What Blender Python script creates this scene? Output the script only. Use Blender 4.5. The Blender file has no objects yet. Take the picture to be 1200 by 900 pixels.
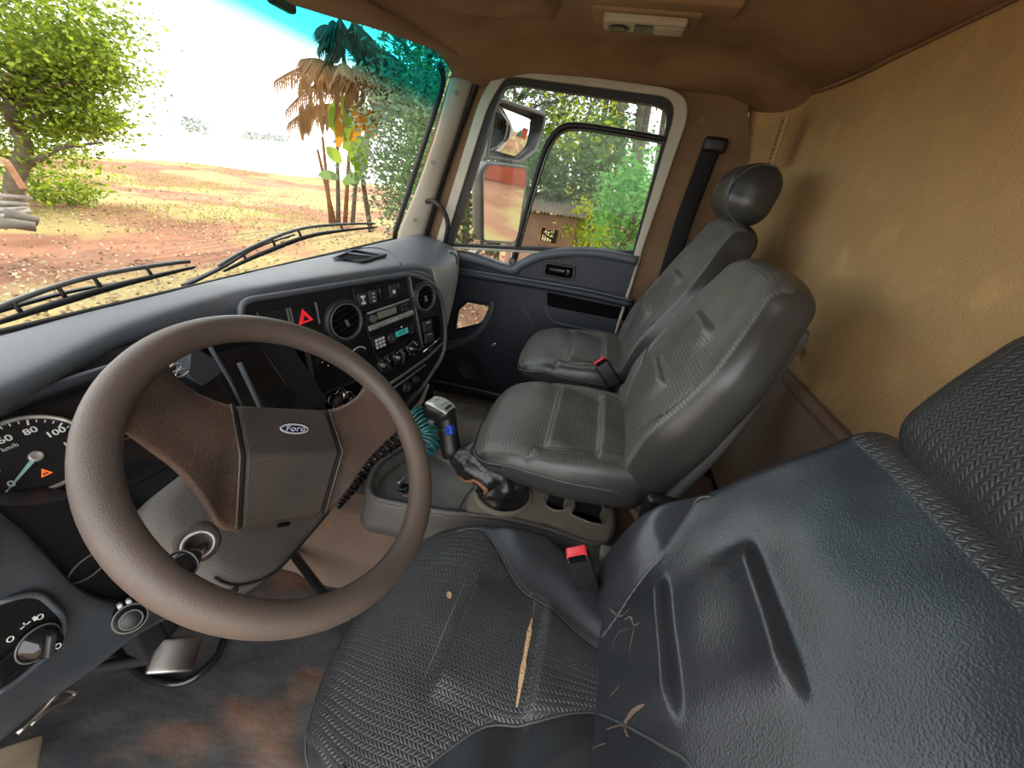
import bpy, bmesh, math, random
from mathutils import Vector, Matrix, noise as mnoise
import numpy as np
PI = math.pi
C = bpy.context.scene.collection
H = 1.10            # eye height above the cab floor; all coordinates below are relative to the eye point

# ---------------------------------------------------------------- camera, world, sun, exposure
XR = Vector((.2168069, -.4336138, .87462783))
YR = Vector((-.9684452, -.20834413, .13677213))
ZR = Vector((.12291729, -.87668227, -.46510165))
def view_dir(px, py):
    c = Vector(((px - 600) / 464, (py - 450) / 464, 1))
    return Vector((XR.dot(c), YR.dot(c), ZR.dot(c)))
def at(px, py, ax, val):
    d = view_dir(px, py)
    return d * (val / d[ax])
cam = bpy.data.cameras.new('camera'); cam_o = bpy.data.objects.new('camera', cam); C.objects.link(cam_o)
cam.sensor_fit = 'HORIZONTAL'; cam.sensor_width = 36; cam.lens = 36 * 464 / 1200; cam.clip_start = .01; cam.clip_end = 2000
right = Vector((XR[0], YR[0], ZR[0])); up = -Vector((XR[1], YR[1], ZR[1])); back = -Vector((XR[2], YR[2], ZR[2]))
m = Matrix.Identity(4)
for i in range(3): m[i][0] = right[i]; m[i][1] = up[i]; m[i][2] = back[i]
m[2][3] = H
cam_o.matrix_world = m
bpy.context.scene.camera = cam_o
w = bpy.data.worlds.new('world'); bpy.context.scene.world = w; w.use_nodes = True
bg = w.node_tree.nodes['Background']; bg.inputs[0].default_value = (.96, .985, 1, 1); bg.inputs[1].default_value = 2.6
sun = bpy.data.lights.new('sun', 'SUN'); sun.energy = 6.0; sun.angle = .012; sun.color = (1, .86, .64)
so = bpy.data.objects.new('sun', sun); C.objects.link(so)
so.rotation_euler = Vector((.86, -.06, .43)).to_track_quat('Z', 'Y').to_euler()
vs = bpy.context.scene.view_settings
vs.view_transform = 'Standard'; vs.look = 'None'; vs.gamma = 1; vs.use_curve_mapping = False; vs.exposure = .80
try:
    bpy.context.scene.cycles.max_bounces = 10; bpy.context.scene.cycles.diffuse_bounces = 6; bpy.context.scene.cycles.transparent_max_bounces = 24
except Exception: pass

# ---------------------------------------------------------------- materials
MAT = {}
def mat(name, col, rough=.6, spec=.5, metal=0, col2=None, nscale=8, bump=0, bscale=60, emit=None, es=1, dirt=None, dscale=4, dlo=.5, dhi=.7, detail=4, trans=0, coat=0, stretch=None):
    m = bpy.data.materials.new(name); m.use_nodes = True; MAT[name] = m
    t = m.node_tree; p = t.nodes['Principled BSDF']; L = t.links
    p.inputs['Base Color'].default_value = (*col, 1); p.inputs['Roughness'].default_value = rough
    p.inputs['Specular IOR Level'].default_value = spec; p.inputs['Metallic'].default_value = metal
    if coat: p.inputs['Coat Weight'].default_value = coat
    tc = t.nodes.new('ShaderNodeTexCoord'); src = tc.outputs['Object']
    if stretch:
        mp = t.nodes.new('ShaderNodeMapping'); mp.inputs['Scale'].default_value = stretch; L.new(src, mp.inputs[0]); src = mp.outputs[0]
    last = None
    def noise_fac(s, lo=.35, hi=.65):
        n = t.nodes.new('ShaderNodeTexNoise'); n.inputs['Scale'].default_value = s; n.inputs['Detail'].default_value = detail; L.new(src, n.inputs[0])
        r = t.nodes.new('ShaderNodeMapRange'); r.inputs[1].default_value = lo; r.inputs[2].default_value = hi; L.new(n.outputs[0], r.inputs[0]); return r.outputs[0]
    def mix(a, b, fac):
        x = t.nodes.new('ShaderNodeMix'); x.data_type = 'RGBA'; L.new(fac, x.inputs[0])
        if isinstance(a, tuple): x.inputs[6].default_value = (*a, 1)
        else: L.new(a, x.inputs[6])
        if isinstance(b, tuple): x.inputs[7].default_value = (*b, 1)
        else: L.new(b, x.inputs[7])
        return x.outputs[2]
    c = col
    if col2: c = mix(col, col2, noise_fac(nscale))
    if dirt: c = mix(c, dirt, noise_fac(dscale, dlo, dhi))
    if not isinstance(c, tuple): L.new(c, p.inputs['Base Color'])
    if bump:
        n = t.nodes.new('ShaderNodeTexNoise'); n.inputs['Scale'].default_value = bscale; n.inputs['Detail'].default_value = 3; L.new(src, n.inputs[0])
        b = t.nodes.new('ShaderNodeBump'); b.inputs['Strength'].default_value = bump; b.inputs['Distance'].default_value = .004; L.new(n.outputs[0], b.inputs['Height']); L.new(b.outputs[0], p.inputs['Normal'])
    if emit:
        p.inputs['Emission Color'].default_value = (*emit, 1); p.inputs['Emission Strength'].default_value = es
    return m
def leafmat(name, c1, c2, tr=.45):
    m = bpy.data.materials.new(name); m.use_nodes = True; MAT[name] = m
    t = m.node_tree; L = t.links; out = t.nodes['Material Output']; p = t.nodes['Principled BSDF']
    g = t.nodes.new('ShaderNodeNewGeometry'); x = t.nodes.new('ShaderNodeMix'); x.data_type = 'RGBA'
    x.inputs[6].default_value = (*c1, 1); x.inputs[7].default_value = (*c2, 1); L.new(g.outputs['Random Per Island'], x.inputs[0])
    L.new(x.outputs[2], p.inputs['Base Color']); p.inputs['Roughness'].default_value = .6
    tl = t.nodes.new('ShaderNodeBsdfTranslucent'); L.new(x.outputs[2], tl.inputs[0])
    ms = t.nodes.new('ShaderNodeMixShader'); ms.inputs[0].default_value = tr
    L.new(p.outputs[0], ms.inputs[1]); L.new(tl.outputs[0], ms.inputs[2]); L.new(ms.outputs[0], out.inputs[0])
    return m
def glassmat(name, tint, gloss=.04, band=None):
    m = bpy.data.materials.new(name); m.use_nodes = True; MAT[name] = m
    t = m.node_tree; L = t.links; out = t.nodes['Material Output']; t.nodes.remove(t.nodes['Principled BSDF'])
    tr = t.nodes.new('ShaderNodeBsdfTransparent'); tr.inputs[0].default_value = (*tint, 1)
    gl = t.nodes.new('ShaderNodeBsdfGlossy'); gl.inputs['Roughness'].default_value = .02
    ms = t.nodes.new('ShaderNodeMixShader'); ms.inputs[0].default_value = gloss
    L.new(tr.outputs[0], ms.inputs[1]); L.new(gl.outputs[0], ms.inputs[2]); L.new(ms.outputs[0], out.inputs[0])
    if band:
        a = t.nodes.new('ShaderNodeAttribute'); a.attribute_name = 'band'
        r = t.nodes.new('ShaderNodeMapRange'); r.inputs[1].default_value = 0; r.inputs[2].default_value = 1; L.new(a.outputs['Fac'], r.inputs[0])
        x = t.nodes.new('ShaderNodeMix'); x.data_type = 'RGBA'; x.inputs[6].default_value = (*tint, 1); x.inputs[7].default_value = (*band, 1)
        L.new(r.outputs[0], x.inputs[0]); L.new(x.outputs[2], tr.inputs[0])
    return m
def seatmat(name, col, kind, rough=.42):
    m = bpy.data.materials.new(name); m.use_nodes = True; MAT[name] = m
    t = m.node_tree; L = t.links; p = t.nodes['Principled BSDF']
    def M(op, a, b=None):
        n = t.nodes.new('ShaderNodeMath'); n.operation = op
        for i, v in enumerate((a, b)):
            if v is None: continue
            if isinstance(v, (int, float)): n.inputs[i].default_value = v
            else: L.new(v, n.inputs[i])
        return n.outputs[0]
    at_ = t.nodes.new('ShaderNodeAttribute'); at_.attribute_name = 'loc'
    sx = t.nodes.new('ShaderNodeSeparateXYZ'); L.new(at_.outputs['Vector'], sx.inputs[0]); x, y = sx.outputs[0], sx.outputs[1]
    wv = t.nodes.new('ShaderNodeAttribute'); wv.attribute_name = 'weave'
    mask = t.nodes.new('ShaderNodeMapRange'); mask.inputs[1].default_value = -.001; mask.inputs[2].default_value = .003; L.new(wv.outputs['Fac'], mask.inputs[0])
    if kind == 'zigzag':
        # interlaced slanted strands: rows 11 mm wide with alternate slant
        tri = M('PINGPONG', x, .0062)
        row = M('FRACT', M('DIVIDE', M('ADD', y, M('MULTIPLY', tri, .9)), .0064))
        s = M('SINE', M('MULTIPLY', row, PI))
        edge = M('POWER', M('ABSOLUTE', M('SINE', M('MULTIPLY', x, PI / .0062))), .35)
        h = M('MULTIPLY', s, edge)
        strength, dist = .6, .0016
    elif kind == 'ribs':
        s = M('ABSOLUTE', M('SINE', M('MULTIPLY', y, PI / .0085)))
        e = M('ABSOLUTE', M('SINE', M('MULTIPLY', M('ADD', x, M('MULTIPLY', M('FLOOR', M('DIVIDE', y, .0085)), .006)), PI / .012)))
        h = M('MULTIPLY', M('POWER', s, .5), M('POWER', e, .4)); strength, dist = .5, .0014
    else:
        h = None
    n = t.nodes.new('ShaderNodeTexVoronoi'); n.inputs['Scale'].default_value = 420; L.new(at_.outputs['Vector'], n.inputs[0])
    grain = M('MULTIPLY', n.outputs['Distance'], .22)
    hh = M('ADD', grain, M('MULTIPLY', h, mask.outputs[0])) if h is not None else grain
    if h is None: strength, dist = .35, .0015
    b = t.nodes.new('ShaderNodeBump'); b.inputs['Strength'].default_value = strength; b.inputs['Distance'].default_value = dist
    L.new(hh, b.inputs['Height']); L.new(b.outputs[0], p.inputs['Normal'])
    nn = t.nodes.new('ShaderNodeTexNoise'); nn.inputs['Scale'].default_value = 9; nn.inputs['Detail'].default_value = 5; L.new(at_.outputs['Vector'], nn.inputs[0])
    cr = t.nodes.new('ShaderNodeMix'); cr.data_type = 'RGBA'; cr.inputs[6].default_value = (*col, 1); cr.inputs[7].default_value = (*[c * 1.4 + .004 for c in col], 1)
    r = t.nodes.new('ShaderNodeMapRange'); r.inputs[1].default_value = .4; r.inputs[2].default_value = .75; L.new(nn.outputs[0], r.inputs[0]); L.new(r.outputs[0], cr.inputs[0])
    sd = t.nodes.new('ShaderNodeMix'); sd.data_type = 'RGBA'; L.new(mask.outputs[0], sd.inputs[0]); sd.inputs[6].default_value = (.024, .026, .030, 1) if kind == 'zigzag' else (.032, .032, .030, 1); L.new(cr.outputs[2], sd.inputs[7])
    if kind == 'none': L.new(cr.outputs[2], p.inputs['Base Color'])
    else: L.new(sd.outputs[2], p.inputs['Base Color'])
    rr = t.nodes.new('ShaderNodeMapRange'); rr.inputs[3].default_value = rough - .06; rr.inputs[4].default_value = rough + .1; L.new(nn.outputs[0], rr.inputs[0]); L.new(rr.outputs[0], p.inputs['Roughness'])
    p.inputs['Specular IOR Level'].default_value = .55
    return m
mat('dash', (.074, .086, .100), .42, .5, bump=.25, bscale=500, dirt=(.12, .115, .11), dscale=3)
mat('dash_light', (.30, .295, .27), .55, .4, bump=.2, bscale=500)
mat('dash_dark', (.022, .026, .036), .5, .5, bump=.25, bscale=400)
mat('black', (.008, .009, .010), .42, .5)
mat('black_gloss', (.010, .011, .013), .12, .6)
mat('black_matte', (.012, .012, .013), .8, .3)
mat('deep', (.003, .003, .003), .9, .1)  # near-black for the shade inside slots and wells, and for the readout
mat('rubber', (.012, .012, .013), .55, .4)
mat('button', (.035, .037, .040), .4, .5)
mat('grey_plastic', (.13, .13, .12), .4, .5)
mat('lcd_teal', (.02, .16, .15), .25, .5, emit=(.04, .30, .27), es=.35)
mat('lcd_pale', (.20, .20, .15), .3, .5)
mat('red', (.75, .02, .03), .35, .5, emit=(.8, .02, .03), es=.25)
mat('red_plastic', (.72, .035, .04), .3, .5)
mat('white', (.75, .75, .73), .45, .4)
mat('mark', (.62, .64, .64), .5, .3)
mat('orange', (.8, .12, .02), .5, .3, emit=(.9, .16, .03), es=.6)
mat('needle', (.35, .62, .60), .35, .5)
mat('chrome', (.62, .63, .64), .22, .5, metal=1)
mat('steel', (.40, .38, .36), .38, .5, metal=1, dirt=(.22, .12, .07), dscale=14)
mat('silver', (.55, .55, .53), .35, .5, metal=.6, dirt=(.3, .28, .25), dscale=40)
mat('wheel', (.088, .070, .061), .42, .45, col2=(.115, .088, .072), nscale=6, bump=.25, bscale=700, dirt=(.12, .088, .068), dscale=9)
mat('wheel_spoke', (.050, .036, .030), .55, .45, col2=(.12, .066, .045), nscale=7, bump=.55, bscale=500, dirt=(.15, .085, .06), dscale=12, dlo=.55, dhi=.75)
mat('wheel_hub', (.046, .040, .036), .6, .35, col2=(.070, .057, .048), nscale=7, bump=.45, bscale=600)
mat('shroud', (.066, .060, .055), .62, .35, col2=(.085, .075, .067), nscale=6, bump=.4, bscale=600, dirt=(.12, .095, .08), dscale=5)
mat('ford_blue', (.012, .022, .10), .25, .6, coat=.3)
mat('fabric_gold', (.44, .285, .135), .95, .15, col2=(.37, .235, .105), nscale=3, bump=.5, bscale=220, dirt=(.48, .31, .14), dscale=12)
mat('fabric_brown', (.27, .165, .10), .95, .15, col2=(.20, .115, .065), nscale=4, bump=.4, bscale=180, dirt=(.31, .20, .12), dscale=3)
mat('header', (.30, .20, .125), .85, .2, col2=(.25, .16, .10), nscale=3, bump=.25, bscale=250)
mat('trim_beige', (.40, .36, .29), .5, .4, col2=(.33, .29, .23), nscale=5, bump=.1, bscale=200)
mat('frame_beige', (.44, .41, .33), .4, .5, col2=(.36, .33, .26), nscale=8)
mat('pillar_brown', (.17, .105, .06), .85, .2, col2=(.22, .14, .08), nscale=5, bump=.3, bscale=150)
mat('panel_brown', (.24, .175, .135), .8, .2, col2=(.18, .125, .09), nscale=4, bump=.4, bscale=40, dirt=(.26, .13, .09), dscale=7, dlo=.58, dhi=.75)
mat('mat_floor', (.030, .032, .036), .6, .45, col2=(.075, .068, .062), nscale=7, bump=1, bscale=28, dirt=(.20, .095, .05), dscale=6, dlo=.52, dhi=.70, detail=9, stretch=(1, .6, 1))
mat('floor_grey', (.24, .215, .18), .7, .35, col2=(.12, .105, .09), nscale=6, bump=.4, bscale=60, dirt=(.23, .18, .13), dscale=8)
mat('tunnel', (.125, .082, .06), .8, .25, col2=(.17, .115, .085), nscale=4, bump=.4, bscale=50, dirt=(.22, .10, .05), dscale=9, dlo=.6, dhi=.75)
mat('console', (.115, .112, .105), .52, .45, bump=.3, bscale=300, dirt=(.165, .15, .13), dscale=6)
mat('console_top', (.27, .235, .185), .55, .4, col2=(.20, .175, .14), nscale=10, bump=.25, bscale=200)
mat('boot', (.014, .013, .013), .33, .6, bump=.6, bscale=90)
mat('teal_hose', (.02, .16, .17), .25, .6, coat=.4)
mat('black_hose', (.012, .012, .012), .22, .6)
mat('blue', (.01, .06, .42), .3, .5)
mat('belt', (.010, .010, .011), .8, .3, bump=.3, bscale=700)
mat('foam', (.55, .36, .20), .95, .1, bump=.8, bscale=300)
mat('scuff', (.15, .10, .08), .7, .3, bump=.5, bscale=300)
mat('thread', (.12, .125, .13), .6, .3)
mat('mirror', (.85, .87, .88), .015, .5, metal=1)
mat('mirror_back', (.20, .20, .19), .35, .5, dirt=(.35, .33, .3), dscale=6)
mat('soil', (.34, .175, .11), .95, .1, col2=(.22, .105, .065), nscale=.6, bump=1, bscale=8, dirt=(.34, .27, .12), dscale=.35, dlo=.46, dhi=.56, detail=10)
mat('hazed_field', (.8, .8, .74), .95, .1)  # haze and glare of the distance put into the colour
mat('far_tree', (.50, .53, .50), .95, .1)  # pale grey carries the haze over distant trees
mat('bark', (.10, .075, .05), .9, .1, col2=(.17, .14, .10), nscale=6, bump=1, bscale=20)
mat('bark_pale', (.20, .18, .15), .9, .1, col2=(.12, .105, .09), nscale=3, bump=.6, bscale=12)
mat('wood_grey', (.34, .31, .27), .85, .15, col2=(.22, .19, .15), nscale=5, bump=.7, bscale=30)
mat('wood_rust', (.22, .10, .05), .85, .15, col2=(.3, .17, .1), nscale=5, bump=.7, bscale=30)
mat('shed_wall', (.21, .115, .075), .9, .15, col2=(.29, .18, .12), nscale=1.5, bump=.8, bscale=15, stretch=(1, 1, .25))
mat('roof_sheet', (.20, .16, .13), .7, .3, col2=(.28, .22, .17), nscale=4)
mat('concrete', (.30, .26, .20), .9, .15, col2=(.21, .18, .14), nscale=5, bump=.5, bscale=25)
mat('wall_red', (.42, .10, .055), .8, .2); mat('wall_green', (.05, .18, .13), .7, .3); mat('body_white', (.62, .62, .60), .3, .5)
leafmat('leaf_yellowgreen', (.36, .46, .035), (.09, .16, .02), .5); leafmat('leaf_green', (.09, .19, .06), (.20, .30, .11), .5)
leafmat('leaf_grey', (.10, .17, .10), (.22, .29, .18), .45); leafmat('leaf_bright', (.75, .80, .04), (.32, .48, .04), .65)
leafmat('leaf_fern', (.14, .42, .08), (.28, .58, .16), .5); leafmat('leaf_dry', (.20, .095, .035), (.30, .18, .07), .35)
leafmat('leaf_banana', (.16, .30, .03), (.30, .40, .05), .5); leafmat('leaf_palm', (.03, .055, .04), (.06, .085, .05), .3)
leafmat('litter', (.14, .07, .04), (.62, .50, .30), .1); leafmat('leaf_orange', (.62, .33, .03), (.5, .22, .03), .5); leafmat('grass', (.20, .24, .04), (.36, .34, .08), .4)
leafmat('leaf_euc', (.08, .11, .07), (.18, .22, .13), .4)
glassmat('windshield_glass', (.73, .735, .73), .02, band=(.02, .37, .44)); glassmat('side_glass', (.68, .70, .69), .010); glassmat('dial_glass', (.9, .9, .9), .05)
seatmat('seat_zigzag', (.030, .031, .034), 'zigzag', .38)
seatmat('seat_ribs', (.074, .072, .063), 'ribs', .34)
seatmat('seat_smooth', (.030, .031, .031), 'none', .32)

# ---------------------------------------------------------------- helpers
WL = {}
def tag(o, label=None, cat=None, group=None, kind=None):
    if label: o['label'] = label
    if cat: o['category'] = cat
    if group: o['group'] = group
    if kind: o['kind'] = kind
    return o
def thing(name, loc, label, cat, group=None):
    o = bpy.data.objects.new(name, None); C.objects.link(o); loc = Vector(loc); o.location = loc + Vector((0, 0, H)); WL[o] = loc
    o.empty_display_size = .05
    return tag(o, label, cat, group)
def link_mesh(name, me, material, parent=None, smooth=None):
    n = len(me.vertices); co = np.empty(n * 3); me.vertices.foreach_get('co', co); co = co.reshape(-1, 3)
    mn, mx = co.min(0), co.max(0); base = Vector(((mn[0] + mx[0]) / 2, (mn[1] + mx[1]) / 2, mn[2]))
    co -= np.array(base); me.vertices.foreach_set('co', co.ravel()); me.update()
    o = bpy.data.objects.new(name, me); C.objects.link(o)
    if isinstance(material, str): material = MAT[material]
    me.materials.append(material); WL[o] = base
    if parent: o.parent = parent; o.location = base - WL[parent]
    else: o.location = base + Vector((0, 0, H))
    return o
def frame(o, x, y, z):
    m = Matrix.Identity(4)
    for i in range(3): m[i][0] = x[i]; m[i][1] = y[i]; m[i][2] = z[i]; m[i][3] = o[i]
    return m
def axis_frame(o, d, hint=(0, 0, 1)):
    z = Vector(d).normalized(); h = Vector(hint)
    if abs(z.dot(h.normalized())) > .95: h = Vector((1, 0, 0))
    x = h.cross(z).normalized(); return frame(o, x, z.cross(x), z)
I4 = Matrix.Identity(4)
class MB:
    def __init__(s): s.v = []; s.f = []; s.sm = []
    def add(s, vs_, fs, smooth=True, M=None):
        k = len(s.v)
        s.v += [tuple(M @ Vector(v)) for v in vs_] if M is not None else [tuple(v) for v in vs_]
        for f in fs: s.f.append([i + k for i in f]); s.sm.append(smooth)
        return s
    def box(s, c, size, M=None, b=0):
        x, y, z = [d / 2 for d in size]; cx, cy, cz = c
        if not b:
            vs_ = [(cx + i * x, cy + j * y, cz + k * z) for i in (-1, 1) for j in (-1, 1) for k in (-1, 1)]
            return s.add(vs_, [(0, 1, 3, 2), (4, 6, 7, 5), (0, 4, 5, 1), (2, 3, 7, 6), (0, 2, 6, 4), (1, 5, 7, 3)], False, M)
        return s.rbox(c, size, b, 2, M)
    def rbox(s, c, size, r, k=3, M=None, div=(1, 1, 1), fn=None, smooth=True):
        hs = [d / 2 for d in size]; rr = [min(r, h * .999) for h in hs]
        lines = []
        for i in range(3):
            h, q = hs[i], rr[i]; a = [-h + q * (1 - math.cos(PI / 2 * j / k)) if False else -h + q * j / k for j in range(k)]
            inn = [(-h + q) + (2 * h - 2 * q) * j / div[i] for j in range(div[i] + 1)]
            lines.append(a + inn + [-t for t in reversed(a)])
        idx = {}; vs_ = []; fs = []
        def vid(p):
            key = (round(p[0], 6), round(p[1], 6), round(p[2], 6))
            if key not in idx:
                inner = [max(-(hs[i] - rr[i]), min(hs[i] - rr[i], p[i])) for i in range(3)]
                d = [(p[i] - inner[i]) / rr[i] for i in range(3)]
                # cube-to-sphere mapping for even rounding
                x2, y2, z2 = d[0] ** 2, d[1] ** 2, d[2] ** 2
                e = (d[0] * math.sqrt(max(0, 1 - y2 / 2 - z2 / 2 + y2 * z2 / 3)), d[1] * math.sqrt(max(0, 1 - z2 / 2 - x2 / 2 + z2 * x2 / 3)), d[2] * math.sqrt(max(0, 1 - x2 / 2 - y2 / 2 + x2 * y2 / 3)))
                q = tuple(inner[i] + rr[i] * e[i] for i in range(3))
                if fn: q = fn(*q)
                idx[key] = len(vs_); vs_.append((q[0] + c[0], q[1] + c[1], q[2] + c[2]))
            return idx[key]
        for ax in range(3):
            u, v = (ax + 1) % 3, (ax + 2) % 3
            for sgn in (-1, 1):
                for i in range(len(lines[u]) - 1):
                    for j in range(len(lines[v]) - 1):
                        q = []
                        for a, b in ((i, j), (i + 1, j), (i + 1, j + 1), (i, j + 1)):
                            p = [0, 0, 0]; p[ax] = sgn * hs[ax]; p[u] = lines[u][a]; p[v] = lines[v][b]; q.append(vid(p))
                        fs.append(q if sgn > 0 else q[::-1])
        return s.add(vs_, fs, smooth, M)
    def ring_loft(s, rings, closed=True, cap=(True, True), smooth=True, M=None, loop=False):
        n = len(rings[0]); vs_ = [p for r in rings for p in r]; fs = []
        R = len(rings)
        for i in range(R if loop else R - 1):
            a, b = i * n, ((i + 1) % R) * n
            for j in range(n if closed else n - 1):
                k = (j + 1) % n; fs.append((a + j, a + k, b + k, b + j))
        s.add(vs_, fs, smooth, M)
        if not loop:
            k = len(s.v) - len(vs_)
            if cap[0] and closed: s.f.append([k + j for j in reversed(range(n))]); s.sm.append(False)
            if cap[1] and closed: s.f.append([k + (R - 1) * n + j for j in range(n)]); s.sm.append(False)
        return s
    def tube(s, pts, r, seg=10, M=None, closed=False, flat=None, hint=(0, 0, 1)):
        pts = [Vector(p) for p in pts]; n = len(pts); rings = []; prev = None
        for i, p in enumerate(pts):
            a = pts[(i - 1) % n] if (closed or i) else p; b = pts[(i + 1) % n] if (closed or i < n - 1) else p
            d = (b - a).normalized()
            if prev is None: x = Vector(hint).cross(d); x = x.normalized() if x.length > 1e-3 else Vector((1, 0, 0)).cross(d).normalized()
            else: x = (prev - d * prev.dot(d)).normalized()
            prev = x; y = d.cross(x); rad = r[i] if isinstance(r, (list, tuple)) else r; fy = flat or 1
            rings.append([p + x * rad * math.cos(2 * PI * j / seg) + y * rad * fy * math.sin(2 * PI * j / seg) for j in range(seg)])
        return s.ring_loft(rings, M=M, loop=closed)
    def cyl(s, c, d, r, h, seg=24, r2=None, M=None):
        F = axis_frame(c, d); r2 = r if r2 is None else r2
        if M is not None: F = M @ F
        rings = [[(q * math.cos(2 * PI * j / seg), q * math.sin(2 * PI * j / seg), z) for j in range(seg)] for q, z in ((r, 0), (r2, h))]
        return s.ring_loft(rings, M=F)
    def lathe(s, prof, F, seg=32, caps=True):
        rings = [[(q * math.cos(2 * PI * j / seg), q * math.sin(2 * PI * j / seg), z) for j in range(seg)] for q, z in prof]
        return s.ring_loft(rings, M=F, cap=(caps, caps))
    def prism(s, poly, h0, h1, F, smooth=False):
        n = len(poly); a = [(x, y, h0) for x, y in poly]; b = [(x, y, h1) for x, y in poly]
        s.add(a + b, [tuple(reversed(range(n))), tuple(range(n, 2 * n))] + [(i, (i + 1) % n, n + (i + 1) % n, n + i) for i in range(n)], smooth, F); return s
    def frame_loop(s, outer, inner, h0, h1, F):
        n = len(outer); o0 = [(x, y, h0) for x, y in outer]; o1 = [(x, y, h1) for x, y in outer]; i0 = [(x, y, h0) for x, y in inner]; i1 = [(x, y, h1) for x, y in inner]
        fs = []
        for i in range(n):
            k = (i + 1) % n
            fs += [(n + i, n + k, 3 * n + k, 3 * n + i), (i, 2 * n + i, 2 * n + k, k), (i, k, n + k, n + i), (2 * n + i, 3 * n + i, 3 * n + k, 2 * n + k)]
        s.add(o0 + o1 + i0 + i1, fs, False, F); return s
    def build(s, name, material, parent=None, label=None, kind=None, auto=None, bevel=0):
        me = bpy.data.meshes.new(name); me.from_pydata(s.v, [], s.f); me.polygons.foreach_set('use_smooth', s.sm)
        bm = bmesh.new(); bm.from_mesh(me); bmesh.ops.recalc_face_normals(bm, faces=bm.faces); bm.to_mesh(me); bm.free()
        o = link_mesh(name, me, material, parent)
        if bevel:
            b = o.modifiers.new('b', 'BEVEL'); b.width = bevel; b.segments = 2; b.limit_method = 'ANGLE'; b.angle_limit = .6
        return tag(o, label, None, None, kind)
def rpoly(pts, r, k=5):
    """polygon with rounded corners; r may be a list"""
    out = []; n = len(pts)
    for i in range(n):
        p = Vector((*pts[i], 0)); a = Vector((*pts[i - 1], 0)); b = Vector((*pts[(i + 1) % n], 0)); q = r[i] if isinstance(r, (list, tuple)) else r
        da = (a - p); db = (b - p); q2 = min(q, da.length * .49, db.length * .49)
        if q2 < 1e-5: out += [(p.x, p.y)] * (k + 1); continue
        p0 = p + da.normalized() * q2; p1 = p + db.normalized() * q2
        for j in range(k + 1):
            t = j / k; v = p0 * (1 - t) ** 2 + p * 2 * t * (1 - t) + p1 * t * t; out.append((v.x, v.y))
    return out
def offset(poly, d):
    n = len(poly); out = []; area = sum(poly[i][0] * poly[(i + 1) % n][1] - poly[(i + 1) % n][0] * poly[i][1] for i in range(n)); s = 1 if area > 0 else -1
    for i in range(n):
        # neighbours that differ
        j = i - 1
        while abs(poly[j][0] - poly[i][0]) + abs(poly[j][1] - poly[i][1]) < 1e-6: j -= 1
        k = (i + 1) % n
        while abs(poly[k][0] - poly[i][0]) + abs(poly[k][1] - poly[i][1]) < 1e-6: k = (k + 1) % n
        t = Vector((poly[k][0] - poly[j][0], poly[k][1] - poly[j][1])).normalized()
        out.append((poly[i][0] - t.y * d * s * -1 * -1 * -1 * -1 if False else poly[i][0] + (-t.y) * d * s, poly[i][1] + t.x * d * s))
    return out      # positive d moves inward
def catmull(pts, n):
    """points (tuples) -> n samples through them"""
    P = [np.array(p, float) for p in pts]; out = []; m_ = len(P) - 1
    for i in range(n):
        t = i / (n - 1) * m_; k = min(int(t), m_ - 1); f = t - k
        p0 = P[max(k - 1, 0)]; p1 = P[k]; p2 = P[k + 1]; p3 = P[min(k + 2, m_)]
        out.append(.5 * ((2 * p1) + (-p0 + p2) * f + (2 * p0 - 5 * p1 + 4 * p2 - p3) * f * f + (-p0 + 3 * p1 - 3 * p2 + p3) * f ** 3))
    return out
def text(name, s_, size, F, material, parent, shear=0, extrude=.0004, align='CENTER', sx=1, bold=0):
    cu = bpy.data.curves.new(name, 'FONT'); cu.body = s_; cu.size = size; cu.extrude = extrude; cu.align_x = align; cu.align_y = 'CENTER'; cu.shear = shear; cu.offset = bold
    cu.resolution_u = 3
    o = bpy.data.objects.new('tmp', cu); C.objects.link(o); bpy.context.view_layer.update()
    me = bpy.data.meshes.new_from_object(o.evaluated_get(bpy.context.evaluated_depsgraph_get())); bpy.data.objects.remove(o)
    me.transform(F @ Matrix.Diagonal((sx, 1, 1, 1))); me.name = name
    return link_mesh(name, me, material, parent)
def sstep(a, b, x):
    t = max(0, min(1, (x - a) / (b - a))); return t * t * (3 - 2 * t)

# ================================================================= STRUCTURE
DX = 1.83
FD = frame((DX, 0, 0), (0, 1, 0), (0, 0, 1), (1, 0, 0))         # passenger door plane: x = forward, y = up, z = outward
def dp(px, py): p = at(px, py, 0, DX); return (p.y, p.z)
def on_frame(px, py, F):
    n = Vector((F[0][2], F[1][2], F[2][2])); o = Vector((F[0][3], F[1][3], F[2][3])); d = view_dir(px, py)
    q = F.inverted() @ (d * (o.dot(n) / d.dot(n))); return (q.x, q.y)

# floor, tunnel, mat
def grid_top(x0, x1, y0, y1, z, nx, ny, amp, sc, th=.012, edge=None):
    b = MB(); vs_ = []; fs = []
    for j in range(ny + 1):
        for i in range(nx + 1):
            x = x0 + (x1 - x0) * i / nx; y = y0 + (y1 - y0) * j / ny
            vs_.append((x, y, z + amp * mnoise.noise(Vector((x * sc, y * sc, .3))) + amp * .4 * mnoise.noise(Vector((x * sc * 3, y * sc * 3, 1.3)))))
    for j in range(ny):
        for i in range(nx):
            a = j * (nx + 1) + i; fs.append((a, a + 1, a + nx + 2, a + nx + 1))
    b.add(vs_, fs); return b
b = MB(); b.box((.8, .19, -1.125), (2.14, 1.5, .04)); floor = b.build('floor', 'floor_grey', kind='structure')
b = grid_top(-.22, .665, -.5, .93, -1.082, 70, 90, .012, 7); o = b.build('floor_mat', 'mat_floor', floor, 'black rubber driver floor mat caked with red mud')
o.modifiers.new('s', 'SOLIDIFY').thickness = .01
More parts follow.
